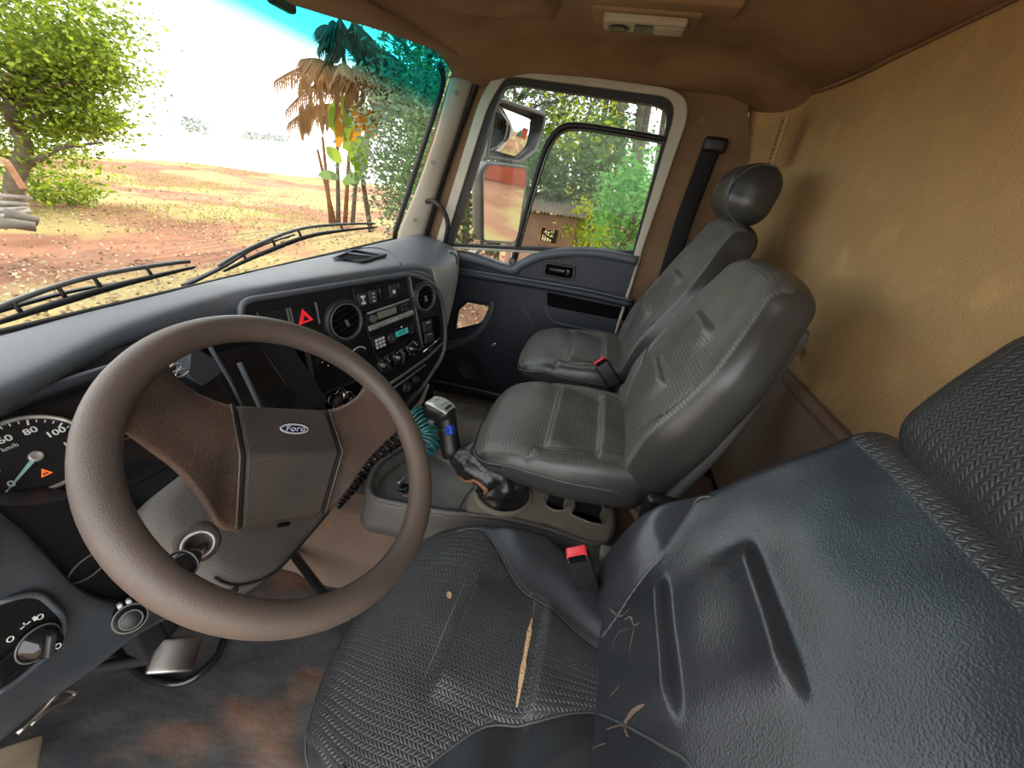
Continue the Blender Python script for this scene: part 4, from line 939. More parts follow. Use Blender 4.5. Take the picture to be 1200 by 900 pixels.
# ---- instrument cluster
IC = Vector((.285, .695, -.455)); zt_ = Vector((-.12, -.80, .59)).normalized(); xt_ = Vector((1, -.12, 0)); xt_ = (xt_ - zt_ * xt_.dot(zt_)).normalized(); FI = frame(IC, xt_, zt_.cross(xt_), zt_)
sc_ = on_frame(41, 536, FI); s_top = on_frame(38, 497, FI); s_bot = on_frame(38, 580, FI); s_r = on_frame(80, 528, FI); print('speedo', sc_, s_top, s_bot, s_r)
b = MB(); b.box((.11, .01, -.03), (.72, .26, .04), FI); b.build('cluster_housing', 'black_matte', dash)
b = MB(); b.rbox((.12, .01, -.007), (.56, .17, .006), .003, 2, FI); cl = b.build('instrument_cluster', 'black_gloss', dash, 'black instrument cluster with white speedometer ring')
R = .060; sx, sy = sc_
def gauge(cx_, cy_, R, nums, a0, a1, needle_a, parent, minor, lab=None, fs=.2):
    G = FI @ Matrix.Translation((cx_, cy_, 0)); pts = []
    for a in np.linspace(0, 2 * PI, 61)[:-1]:
        r_ = R * (1 if math.sin(a) > -.2 else 1 - .16 * ((-.2 - math.sin(a)) / .8) ** 1.2); pts.append((r_ * math.cos(a) * 1.04, r_ * math.sin(a)))
    b = MB(); b.tube([G @ Vector((x, y, .004)) for x, y in pts], .0032, 8, closed=True); b.build('dial_ring', 'silver', parent, 'bright ring around the dial')
    b = MB(); b.prism([(x * .98, y * .98) for x, y in pts], -.003, .0005, G); b.build('dial_face', 'black', parent)
    n_ = len(nums)
    for i, s_ in enumerate(nums):
        a = a0 + (a1 - a0) * i / (n_ - 1); text('numeral', s_, R * fs * 1.05, G @ Matrix.Translation((R * .70 * math.cos(a), R * .66 * math.sin(a), .001)), 'white', parent, sx=1.2, bold=.0002)
    for i in range((n_ - 1) * minor + 1):
        a = a0 + (a1 - a0) * i / ((n_ - 1) * minor); L_ = .13 if i % minor == 0 else .07
        b = MB(); b.box((R * (.95 - L_ / 2), 0, .001), (R * L_, R * (.035 if i % minor == 0 else .02), .0008), G @ Matrix.Rotation(a, 4, 'Z')); b.build('tick', 'white', parent)
    b = MB(); Gn = G @ Matrix.Rotation(needle_a, 4, 'Z'); b.add([(0, R * .05, .006), (R * .82, R * .012, .006), (R * .82, -R * .012, .006), (0, -R * .05, .006), (0, R * .05, .008), (R * .82, R * .012, .007), (R * .82, -R * .012, .007), (0, -R * .05, .008)], [(0, 3, 2, 1), (4, 5, 6, 7), (0, 1, 5, 4), (3, 7, 6, 2), (1, 2, 6, 5)], False, Gn); b.build('needle', 'needle', parent)
    b = MB(); b.lathe([(R * .13, .003), (R * .13, .009), (R * .11, .011), (R * .08, .010), (.0001, .0105)], G, 24); b.build('needle_hub', 'silver', parent)
    return G
G = gauge(sx, sy, .058, ['0', '20', '40', '60', '80', '100', '120'], math.radians(212), math.radians(-2), math.radians(212), cl, 4)
text('unit', 'km/h', .008, G @ Matrix.Translation((-.012, .025, .001)), 'white', cl)
text('unit', 'BR', .004, G @ Matrix.Translation((.042, -.006, .001)), 'white', cl)
b = MB(); b.frame_loop([(-.006, -.005), (.006, -.005), (0, .006)], [(-.0035, -.0035), (.0035, -.0035), (0, .0032)], .0008, .0016, G @ Matrix.Translation((-.003, -.024, 0))); b.build('warning_light', 'orange', cl, 'small lit orange warning triangle')
b = MB(); b.box((0, 0, .001), (.001, .004, .0008), G @ Matrix.Translation((-.003, -.024, 0))); b.build('warning_mark', 'orange', cl)
c_ = on_frame(2, 585, FI); b = MB(); b.prism([(c_[0] - .004, c_[1] - .003), (c_[0] + .003, c_[1] - .001), (c_[0] - .003, c_[1] + .003)], .0, .001, FI); b.build('telltale', 'red', cl)
0 and gauge(sx + .235, sy + .01, .05, ['0', '5', '10', '15', '20', '25', '30'], math.radians(212), math.radians(-32), math.radians(212), cl, 2)
b = MB(); b.frame_loop(rpoly([(sx + .085, sy - .03), (sx + .15, sy - .03), (sx + .15, sy + .05), (sx + .085, sy + .05)], .006), rpoly([(sx + .088, sy - .027), (sx + .147, sy - .027), (sx + .147, sy + .047), (sx + .088, sy + .047)], .004), 0, .002, FI); b.build('info_screen', 'button', cl)
b = MB(); pts = [IC + xt_ * (.12 + (a - .5) * .60) + zt_.cross(xt_) * (.105 - .02 * (2 * a - 1) ** 2) + zt_ * .02 for a in np.linspace(0, 1, 20)]; b.tube(pts, .009, 8); b.build('cluster_hood', 'dash_dark', dash)
# recessed dark shroud behind the wheel, right of cluster
b = MB(); b.box((.60, .79, -.52), (.28, .04, .30)); b.build('recess_wall', 'dash_dark', dash)
b = MB(); b.rbox((.50, .72, -.50), (.10, .06, .035), .015, 3, Matrix.Identity(4)); b.build('column_hood', 'dash_dark', dash)
b = MB(); pts = [at(x, y, 1, .68) for x, y in ((225, 405), (258, 425), (280, 448), (283, 452), (250, 462), (222, 440))]; b.add([tuple(p) for p in pts] + [tuple(p + Vector((0, .03, 0))) for p in pts], [(0, 1, 2, 3, 4, 5), (11, 10, 9, 8, 7, 6)] + [(i, 6 + i, 6 + (i + 1) % 6, (i + 1) % 6) for i in range(6)], False); b.build('plastic_wedge', 'dash', dash)
for k in range(3):
    p = at(197 + k * 6, 426 + k * 5, 1, .66); b = MB(); b.tube([p + Vector((.012 * math.cos(a), -.004 * k, .006 * math.sin(a))) for a in np.linspace(0, 2 * PI, 13)[:-1]], .0018, 6, closed=True); b.build('key_loop', 'steel', dash)

for k, (pa, pb, y_, r_) in enumerate((((280, 425), (326, 530), .645, .005), ((242, 400), (292, 490), .672, .004))):  # ribs added for the highlights beside the panel
    b = MB(); b.tube([at(*pa, 1, y_), at((pa[0] + pb[0]) / 2 + 2, (pa[1] + pb[1]) / 2, 1, y_ - .045), at(*pb, 1, y_ - .09)], r_, 10); b.build('flank_highlight_rib', 'dash_dark' if k else 'dash', dash, 'rounded grey rib added for the highlights beside the centre panel')
# ---- lower left dash: grey-blue shell with light switch pod, black knee area
LX = [( -.25, .48, -.36), (-.05, .50, -.37), (.08, .56, -.385), (.17, .60, -.40)]
def lp(px, py, y=.60): return at(px, py, 1, y)
b = MB(); rings = []
edge = [lp(-60, 560, .58), lp(0, 598, .60), lp(50, 640, .605), lp(98, 690, .61), lp(150, 706, .615), lp(195, 690, .62), lp(250, 660, .63)]
bot = [lp(-60, 905, .585), lp(0, 868, .59), lp(50, 826, .60), lp(98, 792, .605), lp(150, 748, .61), lp(195, 722, .62), lp(250, 690, .63)]
E_ = catmull([tuple(p) for p in edge], 30); B_ = catmull([tuple(p) for p in bot], 30)
for e, bt_ in zip(E_, B_):
    e, bt_ = Vector(e), Vector(bt_); d = (bt_ - e); m1 = e + d * .25; m2 = e + d * .72
    rings.append([tuple(v) for v in (e + Vector((0, .06, .0)), e + Vector((0, .008, 0)), e + d * .06 + Vector((0, -.002, 0)), m1, m2 , m2 + d * .10 + Vector((0, -.010, 0)), m2 + d * .20 + Vector((0, -.012, 0)), bt_ + Vector((0, 0, 0)), bt_ + Vector((0, .025, -.012)), bt_ + Vector((0, .10, .0)))])
b.ring_loft(rings); b.build('knee_panel', 'dash', dash, 'blue-grey lower panel curving towards the door')
# black lower insert (with oval line) between cluster and knee panel
b = MB(); ins = [lp(x, y, .625) for x, y in ((-40, 592), (40, 592), (95, 582), (260, 600), (300, 650), (250, 668), (196, 700), (150, 712), (95, 700), (45, 650), (-10, 610))]
b.add([tuple(p) for p in ins] + [tuple(p + Vector((0, .06, 0))) for p in ins], [tuple(range(11)), tuple(reversed(range(11, 22)))] + [(i, 11 + i, 11 + (i + 1) % 11, (i + 1) % 11) for i in range(11)], False); b.build('lower_insert', 'black', dash)
b = MB(); c = lp(104, 663, .622); b.tube([c + Vector((.026 * math.cos(a), -.002, .017 * math.sin(a))) for a in np.linspace(0, 2 * PI, 31)[:-1]], .0014, 6, closed=True); b.build('oval_cap', 'grey_plastic', dash)
# light switch pod
c = lp(36, 752, .595); FL_ = frame(c + Vector((-.0, -.004, 0)), Vector((1, .05, 0)).normalized(), Vector((-.0, .12, 1)).normalized(), Vector((1, .05, 0)).normalized().cross(Vector((0, .12, 1)).normalized()))
pod = [on_frame(x, y, FL_) for x, y in ((-12, 708), (40, 692), (72, 722), (74, 742), (60, 762), (14, 800), (-12, 815))]
pr = rpoly(pod, [.0, .02, .02, .01, .02, .01, 0], 5); b = MB(); b.prism(pr, -.01, .004, FL_); pd = b.build('light_switch_panel', 'black', dash, 'black headlight switch panel with white symbols', bevel=.002)
b = MB(); b.tube([FL_ @ Vector((x, y, .003)) for x, y in pr], .004, 8, closed=True); b.build('pod_rim', 'dash', pd)
kx, ky = on_frame(38, 752, FL_); F = FL_ @ Matrix.Translation((kx, ky, .004)); b = MB(); b.lathe([(.022, 0), (.021, .006), (.017, .009), (.015, .022), (.0001, .023)], F, 30); kn = b.build('light_knob', 'black_gloss', pd, 'round black light switch knob')
b = MB(); b.rbox((0, 0, .024), (.008, .028, .008), .002, 2, F @ Matrix.Rotation(-.5, 4, 'Z')); b.build('knob_grip', 'button', pd)
b = MB(); b.tube([F @ Vector((.0215 * math.cos(a), .0215 * math.sin(a), .006)) for a in np.linspace(0, 2 * PI, 31)[:-1]], .0012, 6, closed=True); b.build('knob_ring', 'grey_plastic', pd)
def ringmark(px, py, r_, z0=.0055):
    x, y = on_frame(px, py, FL_); b = MB(); b.tube([FL_ @ Vector((x + r_ * math.cos(a), y + r_ * 1.2 * math.sin(a), z0)) for a in np.linspace(0, 2 * PI, 17)[:-1]], .0007, 5, closed=True); b.build('symbol', 'white', pd)
ringmark(8, 748, .0028); ringmark(43, 722, .0028); ringmark(45, 752, .0028, .031)
x, y = on_frame(26, 732, FL_); b = MB(); b.box((x - .003, y, .005), (.004, .0012, .001), FL_); b.box((x + .003, y, .005), (.004, .0012, .001), FL_); b.box((x, y + .003, .005), (.0012, .003, .001), FL_); b.build('symbol', 'white', pd)
x, y = on_frame(41, 720, FL_); b = MB(); b.box((x - .004, y - .001, .005), (.003, .006, .001), FL_); b.build('symbol', 'white', pd)
b = MB(); x, y = on_frame(4, 780, FL_); b.rbox((x, y, .006), (.03, .03, .008), .003, 2, FL_); b.build('dimmer_switch', 'black_gloss', pd)
# round push button with grey collar under the rim
c = at(152, 722, 1, .575); F = axis_frame(c, Vector((-.35, -.75, .55))); b = MB(); b.lathe([(.018, -.03), (.021, 0), (.021, .012), (.019, .016), (.0145, .016), (.0145, .024), (.012, .026), (.0001, .026)], F, 30); o = b.build('stop_button', 'black', dash, 'round black push button in a grey collar')
b = MB(); b.tube([F @ Vector((.0195 * math.cos(a), .0195 * math.sin(a), .015)) for a in np.linspace(0, 2 * PI, 31)[:-1]], .0015, 6, closed=True); b.tube([F @ Vector((.013 * math.cos(a), .013 * math.sin(a), .0255)) for a in np.linspace(0, 2 * PI, 31)[:-1]], .0010, 6, closed=True); b.build('button_ring', 'grey_plastic', o)
for k in range(3):
    b = MB(); b.rbox((-.004 + .010 * k, .022, .004), (.006, .008, .018), .002, 2, F); b.build('collar_rib', 'mark', o)
# bonnet release loop
b = MB(); lpz = [at(x, y, 1, .63) for x, y in ((20, 860), (50, 832), (68, 812), (80, 808), (88, 812), (80, 820), (60, 828), (35, 850))]
b.tube([Vector(p) for p in catmull([tuple(p) for p in lpz], 24)], .0035, 8); tag(b.build('release_lever', 'steel'), 'thin worn metal release lever under the lower left dash', 'lever')

# ================================================================= STEERING WHEEL
t_ = .753; WC = Vector((.398, .3537, -.395)); wv_ = Vector((0, math.cos(t_), math.sin(t_))); wn = Vector((0, -math.sin(t_), math.cos(t_)))
FWH = frame(WC, (1, 0, 0), wv_, wn) @ Matrix.Rotation(-math.atan2(.6, .8), 4, 'Z')
sw = thing('steering_wheel', WC, 'worn brown-grey two-spoke steering wheel turned slightly, in front of the driver seat', 'steering wheel')
b = MB(); b.tube([FWH @ Vector((.2155 * math.cos(a), .2155 * math.sin(a), 0)) for a in np.linspace(0, 2 * PI, 97)[:-1]], .0205, 20, closed=True, hint=tuple(wn)); rim = b.build('rim', 'wheel', sw, 'thick brown-grey rim')
for s in (1, -1):
    # spoke as lofted bar: stations from hub to rim: (top edge pt, bottom edge pt, height)
    stn = [((.062, .088, -.030), (.060, -.074, -.088)), ((.072, .089, -.030), (.080, -.066, -.080)), ((.090, .094, -.029), (.102, -.042, -.055)), ((.115, .105, -.026), (.132, -.006, -.034)), ((.138, .122, -.018), (.165, .020, -.018)), ((.150, .142, -.008), (.194, .040, -.004)), ((.156, .158, -.002), (.212, .052, 0))]
    T_ = catmull([a for a, c in stn], 22); B2 = catmull([c for a, c in stn], 22); rings = []
    for i, (a, c) in enumerate(zip(T_, B2)):
        a, c = Vector(a), Vector(c); d = c - a; dep = Vector((0, 0, -1)) * (.028 - .012 * i / 21)
        mid_ = a + d * .42 + Vector((0, 0, .014 * (1 - i / 30)))
        rg = [a, a + d * .06 + Vector((0, 0, .007)), a + d * .25 + (mid_ - a - d * .42) * .8, mid_, a + d * .47 + (mid_ - a - d * .42) * .9, a + d * .8 + Vector((0, 0, .002)), a + d * .96 + Vector((0, 0, .002)), c, c + dep * .8 - d * .04, a + d * .5 + dep, a + dep * .8 + d * .04]
        rings.append([FWH @ Vector((s * p.x, p.y, p.z)) for p in rg])
    b = MB(); b.ring_loft(rings); b.build('spoke', 'wheel_spoke', sw, 'worn reddish-brown spoke')
hub = [((-.067, .087), (.067, .087), -.024), ((-.068, .006), (.068, .006), -.016), ((-.057, -.072), (.057, -.072), -.078)]
b = MB(); vs_ = []
for (a, c, h) in hub: vs_ += [(a[0], a[1], h), (c[0], c[1], h)]
for (a, c, h) in hub: vs_ += [(a[0] * .96, a[1] * .98, h - .04), (c[0] * .96, c[1] * .98, h - .04)]
b.add(vs_, [(0, 1, 3, 2), (2, 3, 5, 4), (6, 8, 9, 7), (8, 10, 11, 9), (0, 6, 7, 1), (4, 5, 11, 10), (0, 2, 8, 6), (2, 4, 10, 8), (1, 7, 9, 3), (3, 9, 11, 5)], False, FWH)
hb_ = b.build('hub_cover', 'wheel_hub', sw, 'flat dark faceted centre pad', bevel=.004)
# recessed dark joint + bright edge lines along the pad
for s in (1, -1):
    b = MB(); b.tube([FWH @ Vector((s * x, y, h)) for x, y, h in ((.0705, .088, -.028), (.0715, .006, -.020), (.060, -.073, -.082))], .0028, 6); b.build('pad_joint', 'black_matte', sw)
    b = MB(); b.tube([FWH @ Vector((s * x, y, h)) for x, y, h in ((.0745, .089, -.026), (.0755, .006, -.018), (.064, -.073, -.080))], .0016, 6); b.build('joint_edge', 'wheel', sw)
b = MB(); b.rbox((.0, -.078, -.085), (.018, .006, .006), .002, 1, FWH); b.build('pad_notch', 'deep', sw)
FE = FWH @ Matrix.Translation((.004, .052, -.0195)) @ Matrix.Rotation(-.098, 4, 'X') 
FE = FWH @ frame((.004, .047, -.0200), (1, 0, 0), Vector((0, .081, -.008)).normalized(), Vector((0, .008, .081)).normalized())
def ell(a_, c_, n=36): return [(a_ * math.cos(t), c_ * math.sin(t)) for t in np.linspace(0, 2 * PI, n + 1)[:-1]]
b = MB(); b.prism(ell(.0215, .0088), 0, .0018, FE); em = b.build('emblem', 'ford_blue', sw, 'blue oval maker emblem with silver rim and script')
b = MB(); b.tube([FE @ Vector((x, y, .0018)) for x, y in ell(.0212, .0085)], .0008, 6, closed=True); b.tube([FE @ Vector((x, y, .0019)) for x, y in ell(.0190, .0068)], .0003, 5, closed=True); b.build('emblem_rim', 'mark', em)
text('script', 'Ford', .0135, FE @ Matrix.Translation((0, 0, .0022)), 'mark', em, shear=.35, sx=1.15, extrude=.0003)

# column and shroud
col = thing('steering_column', WC - wn * .12, 'grey-brown steering column shroud behind the wheel', 'column')
FC2 = frame(WC, (1, 0, 0), wv_, wn)
b = MB(); b.cyl(FC2 @ Vector((0, .0, -.16)), wn, .045, .065, 30); b.build('collar', 'black', col)
rings = []
for h, wx_, y0, y1, xo in ((-.122, .062, -.072, .055, -.01), (-.126, .098, -.098, .070, -.012), (-.13, .118, -.110, .085, -.015), (-.20, .122, -.112, .09, -.018), (-.27, .112, -.100, .09, -.018), (-.34, .095, -.075, .085, -.015)):
    poly = rpoly([(xo - wx_, y0 + .035), (xo - wx_ * .62, y0), (xo + wx_ * .62, y0), (xo + wx_, y0 + .035), (xo + wx_, y1 - .02), (xo + wx_ * .6, y1), (xo - wx_ * .6, y1), (xo - wx_, y1 - .02)], .025, 4)
    rings.append([FC2 @ Vector((x, y, h)) for x, y in poly])
b = MB(); b.ring_loft(rings); shr = b.build('shroud', 'shroud', col, 'dusty grey-brown plastic shroud')
b = MB(); b.tube([FC2 @ Vector(p) for p in ((-.129, -.082, -.125), (-.137, -.085, -.20), (-.128, -.075, -.27))], .004, 6); b.build('shroud_seam', 'black_matte', shr)
b = MB(); b.tube([rings[2][i] + wn * .001 for i in range(0, 14)], .0018, 6); b.build('shroud_seam', 'black_matte', shr)
# ignition / stalk boss
ib = at(232, 637, 1, .372); F = axis_frame(ib, Vector((-.35, -.55, .35))); b = MB(); b.lathe([(.022, -.02), (.022, .0), (.019, .005), (.010, .006), (.010, .001), (.0001, .001)], F, 28); bs = b.build('stalk_boss', 'shroud', col, 'round grey boss where the stalk leaves the shroud')
b = MB(); b.tube([F @ Vector((.0145 * math.cos(a), .0145 * math.sin(a), .006)) for a in np.linspace(0, 2 * PI, 25)[:-1]], .0022, 6, closed=True); b.build('boss_ring', 'silver', bs)
sp = [at(238, 641, 1, .365), at(228, 650, 1, .355), at(214, 661, 1, .350), at(203, 672, 1, .350), at(190, 690, 1, .350)]
b = MB(); P = catmull([tuple(p) for p in sp], 20); b.tube([Vector(p) for p in P], [.005, .005, .005, .0055, .0065, .008, .010, .0115, .013, .0138, .0142, .0145, .0145, .0145, .0145, .0145, .014, .0135, .012, .008], 16); st = b.build('indicator_stalk', 'black_gloss', col, 'glossy black multifunction stalk')
for k in (9,):
    c = Vector(P[k]); d = (Vector(P[k + 1]) - Vector(P[k - 1])).normalized(); F = axis_frame(c, d); b = MB(); b.tube([F @ Vector((.0148 * math.cos(a), .0148 * math.sin(a), 0)) for a in np.linspace(0, 2 * PI, 21)[:-1]], .0008, 5, closed=True); b.build('stalk_ring', 'grey_plastic', st)
b = MB(); b.tube([(.42, .60, -.66), (.40, .72, -.85), (.39, .82, -1.06)], .028, 14); b.build('lower_shaft', 'black_matte', col)
b = MB(); b.tube([Vector(p) for p in catmull([tuple(at(x, y, 1, .60)) for x, y in ((250, 690), (275, 680), (300, 665), (325, 645))], 14)], .004, 6); b.build('shroud_lip', 'shroud', col)

# pedals
def pedal(c, w_, h_, label, rot, m_='steel'):
    r_ = thing('pedal', c, label, 'pedal', 'pedals'); F = axis_frame(c, Vector((-.1, -.66, .75)), (rot, 0, 1)); b = MB()
    b.rbox((0, 0, 0), (w_, h_, .010), .0049, 3, F, (8, 8, 1), lambda x, y, z: (x * (1 - .06 * (y / h_ * 2) ** 4), y, z + .010 * (1 - (y / h_ * 2) ** 2))); b.build('foot_plate', m_, r_, 'scuffed bare metal plate')
    top_p = F @ Vector((-.01, .06, -.09)); b = MB(); b.tube([F @ Vector((0, .01, -.005)), F @ Vector((0, .03, -.04)), F @ Vector((-.01, .14, -.10)), F @ Vector((-.02, .26, -.08))], .011, 8); b.build('pedal_arm', 'black_matte', r_); return r_
pc = at(205, 768, 2, -.93); pedal(pc, .060, .078, 'worn shiny metal pedal plate below the steering wheel rim', -.5)
pc2 = at(12, 892, 2, -.97); pedal(pc2, .05, .07, 'rusty brown pedal at the lower left beside the door', -.8, 'bark')
b = MB(); pts = catmull([tuple(at(x, y, 2, -1.06)) for x, y in ((130, 765), (150, 778), (175, 795), (215, 800), (250, 775), (262, 750))], 24); b.tube([Vector(p) for p in pts], .008, 8); tag(b.build('cable', 'black_hose'), 'dark cable looping on the floor around the pedal', 'cable')
b = MB(); pts = catmull([tuple(at(x, y, 2, -1.0)) for x, y in ((345, 640), (362, 662), (385, 690), (420, 715))], 16); b.tube([Vector(p) + Vector((-.015, 0, 0)) for p in pts], .012, 8); tag(b.build('rubber_hose', 'black_hose'), 'black rubber hose along the foot of the engine tunnel', 'hose')
b = MB(); c = at(165, 740, 2, -.86); b.rbox(c, (.05, .05, .10), .01, 2); tag(b.build('pedal_bracket', 'black_matte'), 'dark brown bracket above the pedal plate', 'bracket')

# ================================================================= CENTRE CONSOLE
con = thing('centre_console', (.80, .12, -.84), 'grey gear-lever console with dusty beige top between the seats', 'console')
ZC = -.755
cpx = [(428, 572), (437, 545), (470, 522), (500, 512), (530, 528), (575, 545), (620, 555), (680, 570), (716, 590), (722, 612), (716, 636), (696, 640), (640, 620), (600, 610), (560, 605), (520, 602), (470, 592), (435, 585)]
outc = [(at(x, y, 2, ZC).x, at(x, y, 2, ZC).y) for x, y in cpx]; outc = rpoly(outc, .03, 3)
cc = (sum(p[0] for p in outc) / len(outc), sum(p[1] for p in outc) / len(outc))
def rings_from(outl, spec): return [[(cc[0] + (x - cc[0]) * k + 0, cc[1] + (y - cc[1]) * (1 - (1 - k) * .6), z) for x, y in outl] for k, z in spec]
b = MB(); b.ring_loft(rings_from(outc, [(1.10, -.86), (1.07, -.83), (1.04, -.80), (1.02, ZC - .018), (1.0, ZC - .004)]) + [[(x, y, ZC) for x, y in offset(outc, .006)], [(x, y, ZC - .002) for x, y in offset(outc, .014)], [(x, y, ZC - .036) for x, y in offset(outc, .022)]], cap=(True, True)); b.build('console_body', 'console', con, 'grey-brown console body with flared flanks')
# rim
b = MB(); b.tube([(x, y, ZC - .001) for x, y in offset(outc, .004)], .0065, 8, closed=True); b.build('console_rim', 'console', con)
# raised top plate (rear half) : beige with ring and cup holes built as rings + dark wells
tp = [(at(x, y, 2, ZC + .008).x, at(x, y, 2, ZC + .008).y) for x, y in ((545, 598), (552, 575), (580, 556), (622, 554), (680, 570), (712, 588), (719, 610), (712, 634), (690, 630), (640, 612), (600, 604))]
b = MB(); b.prism(rpoly(tp, .02, 4), ZC - .045, ZC + .006, I4); plate = b.build('top_plate', 'console_top', con, 'dusty beige top plate with boot ring and cup holders', bevel=.005)
# front tray
tr = [(at(x, y, 2, ZC + .002).x, at(x, y, 2, ZC + .002).y) for x, y in ((443, 570), (450, 548), (480, 527), (505, 522), (535, 538), (572, 552), (552, 570), (542, 590), (520, 595), (480, 586))]
tr = rpoly(tr, .02, 4); b = MB(); b.prism(offset(tr, .012), ZC - .037, ZC - .032, I4); b.build('tray_floor', 'console', con, 'shallow front tray')
b = MB(); b.tube([(x, y, ZC + .0) for x, y in offset(outc, .016)], .003, 6, closed=True); b.build('tray_bead', 'dash_dark', con)
rc = at(590, 578, 2, ZC + .01); rcx, rcy = rc.x, rc.y
ra = Vector((at(618, 568, 2, ZC + .01).x, at(618, 568, 2, ZC + .01).y, 0)); RR = .070
b = MB(); b.lathe([(RR + .010, -.008), (RR + .009, .008), (RR, .012), (RR - .006, .006), (RR - .008, -.006)], Matrix.Translation((rcx, rcy, ZC + .004)), 40, caps=False); b.build('boot_ring', 'console_top', con, 'pale raised ring around the lever boot')
def carve(o, mbs):
    offs = WL[o]
    for mb_ in mbs:
        c_ = mb_.build('cutter', 'deep'); c_.location = WL[c_] ; tmpl = o.location.copy(); o.location = WL[o] if not o.parent else o.location
        c_.matrix_world = Matrix.Translation(WL[c_]); par = o.parent; o.parent = None; loc0 = o.location.copy(); o.location = WL[o]
        md = o.modifiers.new('c', 'BOOLEAN'); md.object = c_; md.operation = 'DIFFERENCE'; md.solver = 'EXACT'
        bpy.context.view_layer.update(); me = bpy.data.meshes.new_from_object(o.evaluated_get(bpy.context.evaluated_depsgraph_get()))
        o.modifiers.clear(); old = o.data; o.data = me; me.name = old.name; bpy.data.objects.remove(c_); o.parent = par; o.location = WL[o] - WL[par]
for md in list(plate.modifiers): plate.modifiers.remove(md)
cu = at(652, 586, 2, ZC + .01)
bn = rpoly([(at(x, y, 2, ZC + .01).x, at(x, y, 2, ZC + .01).y) for x, y in ((674, 581), (706, 590), (711, 600), (708, 614), (694, 612), (669, 602))], .01, 4)
k1 = MB(); k1.cyl((rcx, rcy, ZC - .07), (0, 0, 1), RR - .003, .1, 36); k2_ = MB(); k2_.cyl((cu.x, cu.y, ZC - .036), (0, 0, 1), .034, .06, 32); k3 = MB(); k3.prism(bn, ZC - .036, ZC + .03, I4)
carve(plate, [k1, k2_, k3])
b = MB(); b.cyl((rcx, rcy, ZC - .035), (0, 0, 1), RR - .004, .0015, 36); b.build('boot_well', 'deep', con)
b = MB(); b.lathe([(.037, .0), (.036, .003), (.033, .003), (.032, .0)], Matrix.Translation((cu.x, cu.y, ZC + .006)), 36, caps=False); b.build('cup_holder', 'console_top', con, 'round cup holder rim')
b = MB(); b.tube([(x, y, ZC + .006) for x, y in bn], .003, 6, closed=True); b.build('bin_rim', 'console_top', con)
b = MB(); b.box((cu.x - .0, cu.y - .040, ZC + .001), (.018, .022, .012)); b.build('cup_slot', 'console', con)

# gear lever
gl = thing('gear_lever', (rcx, rcy, ZC), 'black gear lever with silver-topped knob, blue switch and leather boot', 'gear lever')
kb = at(530, 535, 2, -.655); kt = at(521, 478, 2, -.545)
kb, kt = Vector(kb), Vector(kt); print('knob', kb, kt, 'ring', rcx, rcy)
axk = (kt - kb).normalized()
# boot: wrinkled loft from ring to knob base
path = catmull([(rcx, rcy, ZC + .004), (rcx + .004, rcy + .004, ZC + .035), (rcx + .008, rcy + .035, ZC + .072), tuple(kb + Vector((.008, -.036, -.006))), tuple(kb + axk * .005)], 26)
rad = catmull([(RR - .006,), (.069,), (.062,), (.044,), (.019,)], 26); rings = []; prev = Vector((1, 0, 0))
for i, p in enumerate(path):
    d = Vector(path[min(i + 1, 25)]) - Vector(path[max(i - 1, 0)]); d.normalize(); 
    if i == 0: d = Vector((0, 0, 1))
    x_ = (prev - d * prev.dot(d)).normalized(); prev = x_; y_ = d.cross(x_); rg = []
    for j in range(36):
        a = 2 * PI * j / 36; r_ = rad[i][0] * (1 + .09 * math.sin(PI * i / 25) * math.sin(3 * a + i * .28) + .09 * math.sin(PI * i / 25) * math.sin(7 * a - i * .5) + .05 * math.sin(i * 1.1))
        rg.append(Vector(p) + x_ * r_ * math.cos(a) + y_ * r_ * math.sin(a))
    rings.append(rg)
b = MB(); b.ring_loft(rings); bo = b.build('boot', 'boot', gl, 'creased black leather boot')
b = MB(); b.tube([min(rings[i], key=lambda p: p.x + .6 * p.z) + Vector((-.001, 0, .0)) for i in range(9, 20)], [.003, .005, .006, .006, .006, .006, .006, .005, .005, .004, .003], 6); b.build('boot_tear', 'wood_rust', bo, 'rusty rod showing through a split in the boot')
b = MB(); L_ = (kt - kb).length
FK = axis_frame(kb, axk, (.2, .9, 0)); b.lathe([(.016, -.004), (.024, .0), (.0255, .02), (.0245, L_ * .55), (.026, L_ * .75), (.025, L_ * .9), (.0001, L_ * .9)], FK, 24); b.build('grip', 'black', gl, 'black grip')
hd_ = kt + Vector((-.004, .012, -.008)); FHh = frame(hd_, Vector((1, -.25, 0)).normalized(), Vector((.25, 1, .1)).normalized(), Vector((1, -.25, 0)).normalized().cross(Vector((.25, 1, .1)).normalized()))
b = MB(); b.rbox((0, 0, -.002), (.060, .080, .048), .020, 5, FHh, (4, 4, 2), lambda x, y, z: (x * (1 - .15 * (y / .04) ** 2), y, z * (1 - .2 * (y / .04) ** 2) - .004 * y / .033)); kh = b.build('knob', 'black', gl, 'rounded black knob')
b = MB(); b.rbox((0, 0, .0205), (.050, .068, .010), .0045, 3, FHh, (4, 4, 1), lambda x, y, z: (x * (1 - .15 * (y / .034) ** 2), y, z - 5 * y * y)); cap = b.build('knob_cap', 'silver', kh, 'silver shift pattern cap')
for i, (x, y) in enumerate(((-.009, .012), (0, .012), (.009, .012), (-.009, -.010), (0, -.010), (.009, -.010))):
    text('gear_number', 'R135246'[i + 1] if i else '1', .008, FHh @ Matrix.Translation((x, y, .0262 - 5 * y * y)), 'black', kh)
